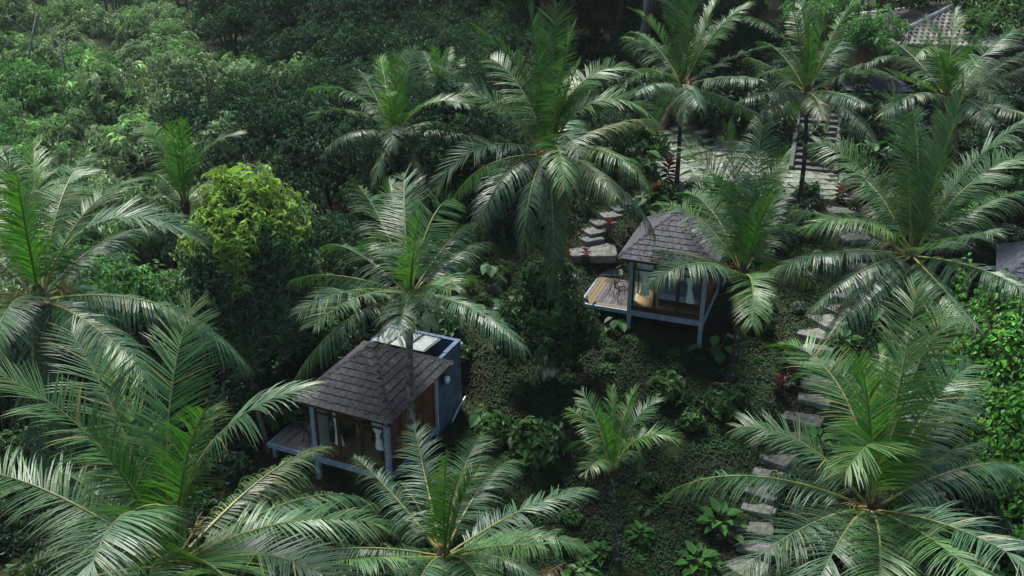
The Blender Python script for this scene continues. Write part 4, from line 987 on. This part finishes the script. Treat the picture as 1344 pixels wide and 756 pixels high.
# ------------------------------------------------------------------ things in and on the huts
def curtain(h, X, label, top=.62, Zt=2.12, Zb=.5, seed=0):
    """white voile gathered into a knot: full above, narrow at the tie, flared below"""
    r = np.random.default_rng(seed)
    x, y, z = to_world(h, X, .24); root = thing('curtain', label, 'curtain', (x, y, z), R(h[3]-180), 'white tied curtains')
    def cloth(zs, ws, ds, cx):
        mb = MB(); na = 40; V = []
        for zz, w, d, c in zip(zs, ws, ds, cx):
            an = np.linspace(0, 2*np.pi, na, endpoint=False)
            wob = 1+.22*np.sin(an*9+r.normal(0, .1))*min(1, w*3)
            V.append(np.stack([c+np.cos(an)*w/2*wob, np.sin(an)*d/2*wob, np.full(na, zz)], -1))
        n = len(zs); V = np.concatenate(V); f = []
        for i in range(n-1):
            for j in range(na):
                k = (j+1) % na; f.append((i*na+j, i*na+k, (i+1)*na+k, (i+1)*na+j))
        f.append(tuple(range(na))); f.append(tuple((n-1)*na+j for j in reversed(range(na))))
        return mb.add(V, f)
    zt = Zb+(Zt-Zb)*.38
    cloth([zt, zt+.08, zt+.3, zt+.6, Zt], [.09, .16, .32*top/.62, .48*top/.62, top], [.07, .09, .11, .12, .10], [0, 0, -.01, 0, 0]).build('drape', M['white'], root, True)
    cloth([Zb, Zb+.1, Zb+.3, zt-.08, zt-.01], [.30, .30, .24, .17, .09], [.12, .12, .11, .09, .07], [.05, .045, .03, .01, 0]).build('tail', M['white'], root, True)
    cloth([zt-.05, zt-.02, zt+.03, zt+.06], [.10, .17, .17, .10], [.09, .13, .13, .09], [0, 0, 0, 0]).build('knot', M['white'], root, True)
curtain(H1, -2.05, 'white curtain tied beside the dark armchair in the lower hut', .34, 2.1, .5, 1)
curtain(H1, -.50, 'white curtain tied in a knot behind the right front panel of the lower hut', .62, 2.0, .75, 2)
curtain(H2, -2.35, 'white curtain tied behind the left front panel of the upper hut', .78, 2.14, .6, 3)
curtain(H2, -.62, 'white curtain tied behind the right front panel of the upper hut', .5, 2.1, .55, 4)

def armchair(h, X, Y, rz, label):
    x, y, z = to_world(h, X, Y, .004); root = thing('armchair', label, 'armchair', (x, y, z), R(h[3]-180)+rz, 'dark armchairs')
    MB().box((-.30, -.30, .26), (.30, .28, .46)).build('seat', M['darkwood'], root)
    MB().add([(-.33, .20, .40), (.33, .20, .40), (.33, .36, .98), (-.33, .36, .98), (-.33, .30, .40), (.33, .30, .40), (.33, .44, .96), (-.33, .44, .96)], [(0,1,2,3),(7,6,5,4),(3,2,6,7),(0,4,5,1),(0,3,7,4),(1,5,6,2)]).build('backrest', M['darkwood'], root)
    for s in (-1, 1):
        MB().box((s*.35-.045, -.32, .27), (s*.35+.045, .30, .62)).build('armrest', M['darkwood'], root)
        for yy in (-.28, .26): MB().tube([(s*.32, yy, 0), (s*.32, yy, .27)], .025, 6).build('leg', M['darkwood'], root)
armchair(H1, -2.35, .95, .4, 'dark armchair by the pale side wall in the lower hut')
armchair(H1, -1.78, 1.9, -.3, 'dark armchair further back in the middle of the lower hut')
def cabinet(h, X, Y, label):
    x, y, z = to_world(h, X, Y, .004); root = thing('bedside_cabinet', label, 'cabinet', (x, y, z), R(h[3]-180))
    MB().box((-.21, -.18, .08), (.21, .18, .50)).build('carcass', M['frame'], root)
    MB().box((-.24, -.21, .502), (.24, .21, .535)).build('top', M['shutter'], root)
    for i in range(2):
        dr = MB().box((-.18, -.196, .11+.19*i), (.18, -.181, .28+.19*i)).build('drawer', M['shutter'], root)
        MB().tube([(-.03, -.21, .20+.19*i), (.03, -.21, .20+.19*i)], .009, 6).build('handle', M['metal'], dr)
    for sx in (-1, 1):
        for sy in (-1, 1): MB().box((sx*.18-.02, sy*.15-.02, 0), (sx*.18+.02, sy*.15+.02, .079)).build('leg', M['frame'], root)
cabinet(H1, -.45, .75, 'small brown bedside cabinet under the knotted curtain in the lower hut')
def bed(h, X, Y, label):
    x, y, z = to_world(h, X, Y, .004); root = thing('bed', label, 'bed', (x, y, z), R(h[3]-180))
    MB().box((-.82, -1.0, .12), (.82, 1.0, .28)).build('bed_frame', M['frame'], root)
    for sx in (-1, 1):
        for sy in (-1, 1): MB().box((sx*.76-.04, sy*.94-.04, 0), (sx*.76+.04, sy*.94+.04, .119)).build('leg', M['frame'], root)
    o = MB().box((-.79, -.97, .282), (.79, .97, .48)).build('mattress', M['white'], root)
    o = MB().box((-.82, -1.0, .30), (.82, .45, .515)).build('blanket', M['bluefab'], root); bv = o.modifiers.new('soft', 'BEVEL'); bv.width = .04; bv.segments = 3
    for s in (-1, 1):
        o = MB().box((s*.4-.30, .52, .485), (s*.4+.30, .90, .62)).build('pillow', M['white'], root); bv = o.modifiers.new('soft', 'BEVEL'); bv.width = .055; bv.segments = 4
bed(H2, -1.05, 1.75, 'bed with a blue blanket and white pillows in the upper hut')

def wire_chair(h, X, Y, rz, label):
    x, y, z = to_world(h, X, Y, -.02); root = thing('wire_chair', label, 'chair', (x, y, z), R(h[3]-180)+rz)
    s = MB(); s.tube([(-.22, -.2, .44), (.22, -.2, .44), (.22, .2, .44), (-.22, .2, .44), (-.22, -.2, .44)], .013, 6)
    for i in range(6): s.tube([(-.18+.072*i, -.2, .445), (-.18+.072*i, .2, .445)], .007, 5)
    s.build('seat', M['metal'], root)
    b = MB(); b.tube([(-.22, .2, .44), (-.22, .27, .85), (0, .29, .92), (.22, .27, .85), (.22, .2, .44)], .013, 6)
    for i in range(4): b.tube([(-.14+.093*i, .21, .46), (-.14+.093*i, .28, .88)], .007, 5)
    b.build('backrest', M['metal'], root)
    for sx in (-1, 1):
        for sy in (-1, 1): MB().tube([(sx*.22, sy*.2, .44), (sx*.25, sy*.25, 0)], .013, 6).build('leg', M['metal'], root)
        MB().tube([(sx*.22, .22, .62), (sx*.26, -.05, .66), (sx*.24, -.2, .44)], .011, 6).build('armrest', M['metal'], root)
wire_chair(H1, -3.35, .62, 2.6, 'black wire chair on the small deck of the lower hut')
wire_chair(H2, -3.35, .85, 2.2, 'black wire chair on the deck of the upper hut nearest the glass')
wire_chair(H2, -3.5, 1.75, .6, 'black wire chair further back on the deck of the upper hut')
def table(h, X, Y, label):
    x, y, z = to_world(h, X, Y, -.02); root = thing('wire_table', label, 'table', (x, y, z), R(h[3]-180))
    an = np.linspace(0, 2*np.pi, 21)
    t = MB().tube(np.stack([.26*np.cos(an), .26*np.sin(an), np.full(21, .5)], -1), .012, 6)
    for i in range(7): yy = -.2+.066*i; w = math.sqrt(.0676-yy*yy); t.tube([(-w, yy, .5), (w, yy, .5)], .007, 5)
    t.build('table_top', M['metal'], root)
    for i in range(3): a = i*2.09; MB().tube([(.2*math.cos(a), .2*math.sin(a), .5), (.06*math.cos(a), .06*math.sin(a), .25), (.24*math.cos(a), .24*math.sin(a), 0)], .011, 6).build('leg', M['metal'], root)
table(H2, -3.85, 1.3, 'small round black wire table between the chairs on the upper deck')
def lantern(h):
    x, y, z = to_world(h, 0.0, 3.72, 1.55); root = thing('wall_lantern', 'pale lantern on a dark bracket on the blue bathroom wall of the lower hut', 'lantern', (x, y, z), R(h[3]-180))
    MB().box((.002, -.13, -.12), (.03, .10, .28)).build('back_plate', M['metal'], root)
    MB().tube([(.03, 0, .22), (.10, .02, .26), (.17, .03, .22)], .014, 6).build('bracket', M['metal'], root)
    an = []; 
    MB().tube([(.17, .03, .2), (.17, .03, .17), (.17, .03, .05), (.17, .03, -.06), (.17, .03, -.09)], [.03, .09, .105, .075, .03], 10).build('shade', M['white'], root, True)
lantern(H1)

# leaf litter blown onto the roofs: nobody could count it
def litter():
    r = np.random.default_rng(91); mb = MB()
    for h, k in ((H1, 70), (H2, 55)):
        A = np.array((-1.6, 1.9, 3.52)); E = [np.array(q) for q in ((-3.3, -.3, 2.18), (.28, -.3, 2.18), (.28, 4.02, 2.18))]
        for i in range(k):
            f = i % 2; u, v = r.random(2)
            if u+v > 1: u, v = 1-u, 1-v
            p = E[f]+(E[f+1]-E[f])*u+(A-E[f])*v; n = np.cross(E[f+1]-E[f], A-E[f]); n /= np.linalg.norm(n); p = p+n*.055
            a = r.random()*6.28; e1 = (E[f+1]-E[f])/np.linalg.norm(E[f+1]-E[f]); e2 = np.cross(n, e1); d = e1*math.cos(a)+e2*math.sin(a)
            W = lambda q: np.array(to_world(h, *q))
            wp = W(p); wd = W(p+d)-wp; wn = W(p+n)-wp; L = r.uniform(.06, .16)
            mb.leaves(wp[None], wd[None], wn[None], L, L*r.uniform(.3, .6), np.array([(.10, .085, .055), (.08, .09, .05), (.15, .135, .095)])[r.integers(3)][None]*r.uniform(.6, 1.3), .1, .1)
    tag(mb.build('leaf_litter', M['cover']), 'dry fallen leaves lying on the two hut roofs', 'leaf litter', kind='stuff')
litter()

# ------------------------------------------------------------------ stone steps, terrace, stairs
def slab(r, w, d, th):
    """flat split stone: a worn rectangle with broken corners"""
    c = r.uniform(.12, .30, 8); q = []
    for k, (sx, sy) in enumerate(((1, 1), (-1, 1), (-1, -1), (1, -1))):
        a = (sx*w/2*(1-c[2*k]*.8+r.normal(0, .04)), sy*d/2*r.uniform(.92, 1.06)); b = (sx*w/2*r.uniform(.92, 1.06), sy*d/2*(1-c[2*k+1]))
        q += [b, a] if sx*sy > 0 else [a, b]
    q = np.array(q); n = len(q)
    mid = (q+np.roll(q, -1, 0))/2*r.uniform(.95, 1.05, (n, 1)); p = np.empty((2*n, 2)); p[0::2] = q; p[1::2] = mid; n = 2*n
    x, y = p[:, 0], p[:, 1]
    V = [np.stack([x*.98, y*.98, np.full(n, -.25)], -1), np.stack([x, y, th-.025+r.normal(0, .006, n)], -1), np.stack([x*.95, y*.94, th+r.normal(0, .006, n)], -1), np.stack([x*.5, y*.5, th+r.normal(0, .010, n)], -1), np.array([[0, 0, th]])]
    f = []
    for i in range(3):
        for j in range(n): k = (j+1) % n; f.append((i*n+j, i*n+k, (i+1)*n+k, (i+1)*n+j))
    for j in range(n): f.append((3*n+j, 3*n+(j+1) % n, 4*n))
    return np.concatenate(V), f
def step_stone(x, y, w, label, group, seed, tone=(.36, .355, .33), rz=None, d=None):
    r = np.random.default_rng(seed); v, f = slab(r, w*r.uniform(1.05, 1.35), d or w*r.uniform(.78, .98), r.uniform(.04, .09))
    c = np.array(tone)*r.uniform(.75, 1.15); mb = MB(); mb.add(v, f, c)
    o = mb.build('stepping_stone', M['stone']); o.location = (x, y, gz(x, y)+.02)
    o.rotation_euler = (r.normal(0, .02), r.normal(0, .02), r.normal(0, .2) if rz is None else rz)
    tag(o, label, 'stepping stone', group)
lowest = len(RSTEPS)-1
PR = [math.atan2(RSTEPS[max(0, i-1)][1]-RSTEPS[min(lowest, i+1)][1], RSTEPS[max(0, i-1)][0]-RSTEPS[min(lowest, i+1)][0])-math.pi/2 for i in range(lowest+1)]
for i, (x, y, w) in enumerate(RSTEPS):
    lab = 'rough grey stone slab in the stepped path climbing the slope past the right hand palms'
    if i == lowest: lab = 'lowest rough stone slab of the stepped path, at the bottom edge of the picture'
    if i == 7: lab = 'wide stone slab high on the stepped path beside the single red bloom'
    step_stone(x, y, w, lab, 'stone slabs of the right hand stepped path', 500+i, (.185, .182, .168), PR[i]+np.random.default_rng(i).normal(0, .1))
for i, (x, y, w) in enumerate(LSTEPS):
    step_stone(x, y, w, 'small stone step curving up from the landing toward the terrace behind the upper hut', 'small stone steps behind the upper hut', 540+i, (.12, .12, .115), .5)
for i, (x, y, w) in enumerate(LOOSE):
    step_stone(x, y, w, 'dark loose stone slab half hidden under leaves left of the middle tree', 'loose stone slabs by the middle tree', 560+i, (.14, .14, .14))
r = np.random.default_rng(3); v, f = slab(r, 2.0, 1.35, .10); o = MB().add(v, f, (.13, .13, .125)).build('stone_landing', M['stone']); o.location = (3.35, 38.0, gz(3.35, 38.0)); tag(o, 'broad flat stone landing at the back corner of the upper hut deck', 'stone slab')
r = np.random.default_rng(4); v, f = slab(r, 1.1, .7, .10); o = MB().add(v, f, (.16, .16, .15)).build('stone_landing', M['stone']); o.location = (4.0, 37.35, gz(4.0, 37.35)+.12); tag(o, 'smaller dark stone step between the landing and the upper hut deck', 'stone slab')

def terrace():
    r = np.random.default_rng(12); mb = MB(); a = R(24); ca, sa = math.cos(a), math.sin(a)
    for i in range(-30, 34):
        for j in range(-30, 34):
            for zone in (0, 1):
                if zone == 0: u, v, w, d = i*.86, j*.62, .80, .56
                else: u, v, w, d = i*1.02+(.5 if j % 2 else 0), j*.60, .88, .40
                x = 10.2+u*ca-v*sa; y = 45+u*sa+v*ca
                if zone == 1: x = 10.2+u*math.cos(-.12)-v*math.sin(-.12); y = 45+u*math.sin(-.12)+v*math.cos(-.12)
                if not inside(x, y, TERR) or (x < 10.4) != (zone == 0): continue
                t = a if zone == 0 else -.12; z = gz(x, y)+.05+r.normal(0, .006)
                c = np.array((.225, .24, .215))*r.uniform(.75, 1.12)
                if r.random() < .12: c = c*np.array((.7, .82, .6))
                ct, st = math.cos(t+r.normal(0, .012)), math.sin(t)
                V = []
                for zz, k in ((-.12, 1), (0, 1), (.012, .95)):
                    for sx, sy in ((-1,-1),(1,-1),(1,1),(-1,1)):
                        X, Y = sx*w/2*k, sy*d/2*k; V.append((x+X*ct-Y*st, y+X*st+Y*ct, z+zz))
                f = [(8,9,10,11)]
                for q in (0, 4):
                    for m in range(4): n2 = (m+1) % 4; f.append((q+m, q+n2, q+4+n2, q+4+m))
                mb.add(V, f, c)
    gx, gy = np.meshgrid(np.arange(5.4, 16.4, .4), np.arange(41.2, 49.8, .4)); nx = gx.shape[1]
    V = np.stack([gx, gy, ground(gx, gy)+.045], -1).reshape(-1, 3); q = []
    for i in range(gx.shape[0]-1):
        for j in range(nx-1):
            if inside(gx[i, j]+.2, gy[i, j]+.2, TERR): q.append((i*nx+j, i*nx+j+1, (i+1)*nx+j+1, (i+1)*nx+j))
    mb.add(V, q, (.155, .175, .125))
    o = mb.build('paved_terrace', M['stone']); o['kind'] = 'structure'
    # grass in the joints
    n = 16000; x = r.uniform(5.5, 16, n); y = r.uniform(41.5, 49.5, n); k = np.array([inside(p, q, TERR) for p, q in zip(x, y)]); k &= (r.random(n) < np.where(x > 10.4, .8, .16)); x, y = x[k], y[k]; n = len(x)
    a = r.random(n)*6.28; d = np.stack([np.cos(a)*.5, np.sin(a)*.5, np.ones(n)], -1); mb = MB()
    mb.leaves(np.stack([x, y, ground(x, y)+.005], -1), d, np.stack([np.cos(a+1), np.sin(a+1), .3+0*a], -1), r.uniform(.04, .095, n), .03, np.array((.075, .115, .03))*r.uniform(.6, 1.4, (n, 1)), .05, .3)
    o = mb.build('joint_grass', M['cover']); tag(o, 'short grass and moss growing between the terrace slabs', 'grass', kind='stuff')
terrace()
def stairs():
    x, y = 14.2, 44.7; z = gz(x, y); root = thing('stone_staircase', 'dark mossy stone staircase rising from the terrace behind the right terrace palm', 'stairs', (x, y, z), R(-17))
    r = np.random.default_rng(2)
    for i in range(10):
        v = MB().box((-.95+r.normal(0, .03), i*.46, -.4), (.95+r.normal(0, .03), i*.46+.52, .17*(i+1)-.004*(i % 2)), np.array((.075, .08, .078))*r.uniform(.75, 1.25)); v.build('step', M['stone'], root)
    for s in (-1, 1):
        v = MB(); V = [(s*1.02-.1, -.1, -.3), (s*1.02+.1, -.1, -.3), (s*1.02+.1, 4.7, -.3), (s*1.02-.1, 4.7, -.3), (s*1.02-.1, -.1, .25), (s*1.02+.1, -.1, .25), (s*1.02+.1, 4.7, 1.95), (s*1.02-.1, 4.7, 1.95)]
        v.add(V, [(0,3,2,1),(4,5,6,7),(0,1,5,4),(1,2,6,5),(2,3,7,6),(3,0,4,7)], (.09, .095, .095)); v.build('side_wall', M['stone'], root)
stairs()

# ------------------------------------------------------------------ house and walls at the upper right
def tiled_face(mb, e0, e1, a0, a1, tone, r):
    e0, e1, a0, a1 = (np.array(q, float) for q in (e0, e1, a0, a1))
    ex = e1-e0; wd = np.linalg.norm(ex); ex /= wd; xa0, xa1 = (a0-e0)@ex, (a1-e0)@ex
    up = a0-e0-ex*xa0; sl = np.linalg.norm(up); up /= sl; nr = np.cross(ex, up); nr = nr if nr[2] > 0 else -nr
    tw, tl = .30, .36; n = int(sl/tl)
    for k in range(n+1):
        t0, t1 = k*tl/sl, min(1, (k+1.1)*tl/sl)
        lo, hi = xa0*t0, wd+(xa1-wd)*t0
        x = lo
        while x < hi-.05:
            x1 = min(x+tw, hi); V = []; m = 5
            for t, h in ((t0, .05), (t1, .005)):
                for q in range(m+1):
                    s = q/m; V.append(e0+ex*(x+(x1-x)*s)+up*sl*t+nr*(h+.075*math.sin(math.pi*s)))
            f = [(q, q+1, m+2+q, m+1+q) for q in range(m)]
            V += [e0+ex*x+up*sl*t0+nr*.0, e0+ex*x1+up*sl*t0+nr*.0]; f.append(tuple([2*m+2]+[2*m+3]+list(range(m, -1, -1))))
            mb.add(V, f, np.array(tone)*r.uniform(.6, 1.35)); x += tw
def house():
    r = np.random.default_rng(5)
    E = [np.array(q, float) for q in ((19.3, 52.5, 8.55), (29.5, 51.0, 8.45), (30.2, 59.5, 8.5), (20.1, 60.5, 8.55))]
    A0, A1 = np.array((24.3, 55.6, 10.0)), np.array((26.2, 55.3, 10.0)); o0 = np.array((24.5, 55.5, 5.2))
    root = thing('tiled_house', 'house with a weathered brown tiled hip roof and pale ridges in the upper right', 'house', o0)
    mb = MB(); F = [(E[0], E[1], A0, A1), (E[1], E[2], A1, A1), (E[2], E[3], A1, A0), (E[3], E[0], A0, A0)]
    for q in F: tiled_face(mb, *[p-o0 for p in q], (.20, .18, .165), r)
    for q in F:
        v = [p-o0-(0, 0, .04) for p in (q[0], q[1], q[3], q[2])]; mb.add(v, [(0, 1, 2, 3)], (.05, .045, .04))
    rf = mb.build('roof', M['tile'], root)
    for a, b in ((E[0], A0), (E[1], A1), (E[2], A1), (E[3], A0), (A0, A1)):
        MB().tube([a-o0+(0, 0, .10), b-o0+(0, 0, .12)], .13, 8, (.38, .38, .36)).build('ridge_cap', M['tile'], rf)
    w = MB(); lo = -.3
    for i in range(4):
        c = (E[0]+E[1]+E[2]+E[3])/4; a = c+(E[i]-c)*.86-o0; b = c+(E[(i+1) % 4]-c)*.86-o0
        w.beam((a[0], a[1], 1.55), (b[0], b[1], 1.55), .18, 3.5)
    w.build('wall', M['darkwood'], root)  # dark wood tone puts the porch shade under the eaves into the wall
    a = E[0]*.55+E[1]*.45-o0
    d = MB(); d.box((-1.2, -2.95, -.1), (-.2, -2.80, 2.1)).build('door', M['frame'], root)
    d = MB(); d.box((1.0, -3.1, .9), (2.4, -2.95, 2.1)).build('window', M['darkwood'], root)
house()
def roof_creeper():
    r = np.random.default_rng(71); n = 1500
    x = r.uniform(23.6, 31, n); y = r.uniform(51.4, 58.5, n); k = (x > 24.2+.5*np.sin(y*2)+r.normal(0, .3, n)) & (y > 52.1+.4*np.sin(x*2.1)); x, y = x[k], y[k]; n = len(x)
    z = 8.45+np.clip((y-51.3)*.40, 0, 1.7)+.25+r.random(n)*(.5+.35*np.sin(x*1.7)*np.sin(y*1.3))
    o = np.stack([r.normal(0, .4, n), r.normal(-.3, .4, n), np.ones(n)], -1); c = np.array((.075, .135, .055))*r.uniform(.55, 1.4, (n, 1))
    mb = MB(); rosettes(mb, r, np.stack([x, y, z], -1), o, 6, .34, .4, c, .35)
    tag(mb.build('roof_creeper', M['leaf']), 'pale green creeper smothering the right side of the tiled roof', 'creeper', kind='stuff')
roof_creeper()
def shed():
    r = np.random.default_rng(6); o0 = np.array((18.9, 51.2, 5.3)); root = thing('slate_roof_shed', 'small low shed with a dark slate roof below the tiled house', 'shed', o0)
    E = [np.array(q, float)-o0 for q in ((17.0, 49.8, 6.7), (20.3, 49.6, 6.7), (20.6, 53.0, 6.75), (17.3, 53.2, 6.75))]; A = np.array((18.5, 51.5, 7.35))-o0; B = np.array((19.2, 51.45, 7.35))-o0
    roof_mesh(E, [(A, B), (B, B), (B, A), (A, A)], .24, .24, 3, (.035, .042, .06), None).build('roof', M['shingle'], root)
    MB().box((-1.5, -1.2, -.4), (1.4, 1.6, 1.36)).build('wall', M['concrete'], root)
    MB().box((-.5, -1.26, -.1), (.3, -1.202, 1.2)).build('door', M['frame'], root)
shed()
def block():
    root = thing('concrete_pier', 'grey blue concrete pier with a paler cap half hidden by palm fronds', 'pier', (18.7, 48.6, gz(18.7, 48.6)-.2), R(-8))
    MB().box((-.62, -.3, 0), (.62, .3, 1.55)).build('shaft', M['concrete'], root)
    MB().box((-.70, -.38, 1.552), (.70, .38, 1.66)).build('cap', M['sheet'], root)
block()

# a fallen frond on the lower lawn
x, y = 1.6, 24.3
o = frond(np.array((0, 0, .15)), 4.0, .35, .75, .5, 2.4, 0, .5, .2, .9, dead=True, seed=77).build('fallen_frond', [M['palm'], M['rachis']]); o.location = (x, y, gz(x, y)); tag(o, 'withered brown frond fallen on the lower lawn', 'frond')
# leaning timber prop by the lower deck
x, y, z = to_world(H1, -4.95, .2, 0); g = gz(x, y)
o = MB().tube([(0, 0, -.2), (-.1, .05, .8), (-.28, .1, 1.9)], [.09, .085, .07], 8, (.11, .095, .08)).build('timber_post', M['bark']); o.location = (x, y, g); tag(o, 'bare leaning timber post at the outer corner of the lower hut deck', 'post')

# ------------------------------------------------------------------ air, light, camera
def haze():
    mb = MB(); mb.box((-72, -4, -12), (72, 142, 26))
    m, nt = mat('haze'); out = N(nt, 'ShaderNodeOutputMaterial'); v = N(nt, 'ShaderNodeVolumePrincipled')
    v.inputs['Color'].default_value = (.80, .88, .92, 1); v.inputs['Density'].default_value = HAZE; v.inputs['Anisotropy'].default_value = .2
    nt.links.new(v.outputs[0], out.inputs['Volume'])
    o = mb.build('haze', m); tag(o, 'thin bluish haze softening the far trees', 'haze', kind='stuff')
HAZE = .00018
if HAZE: haze()

SUN_EL, SUN_AZ = 63., -28.       # elevation; azimuth from +Y (ahead of the camera) towards +X
sun = bpy.data.lights.new('sun', 'SUN'); sun.energy = 3.8; sun.angle = R(16); sun.color = (1., .975, .93)
so = link(bpy.data.objects.new('sun', sun)); so.rotation_euler = (R(90-SUN_EL), 0, R(180-SUN_AZ-180+180)) 
import mathutils
dv = mathutils.Vector((math.sin(R(SUN_AZ))*math.cos(R(SUN_EL)), math.cos(R(SUN_AZ))*math.cos(R(SUN_EL)), math.sin(R(SUN_EL))))
so.rotation_euler = dv.to_track_quat('Z', 'Y').to_euler()
w = bpy.data.worlds.new('World'); scene.world = w; w.use_nodes = True
nt = w.node_tree; nt.nodes.clear(); out = N(nt, 'ShaderNodeOutputWorld'); bg = N(nt, 'ShaderNodeBackground'); sk = N(nt, 'ShaderNodeTexSky')
sk.sky_type = 'NISHITA'; sk.sun_disc = False; sk.sun_elevation = R(SUN_EL); sk.sun_rotation = R(SUN_AZ); sk.air_density = 1.6; sk.dust_density = 1.5; sk.ozone_density = 2.2
nt.links.new(sk.outputs[0], bg.inputs[0]); bg.inputs[1].default_value = .062; nt.links.new(bg.outputs[0], out.inputs[0])

cam = bpy.data.cameras.new('camera'); cam.sensor_width = 36; cam.lens = 1300/1344*36; cam.clip_end = 3000; cam.clip_start = .1
co = link(bpy.data.objects.new('camera', cam)); co.location = (0, 0, 18.9); co.rotation_euler = (R(65), 0, 0)
scene.camera = co
scene.view_settings.view_transform = 'Standard'; scene.view_settings.look = 'None'; scene.view_settings.exposure = .98; scene.view_settings.gamma = 1
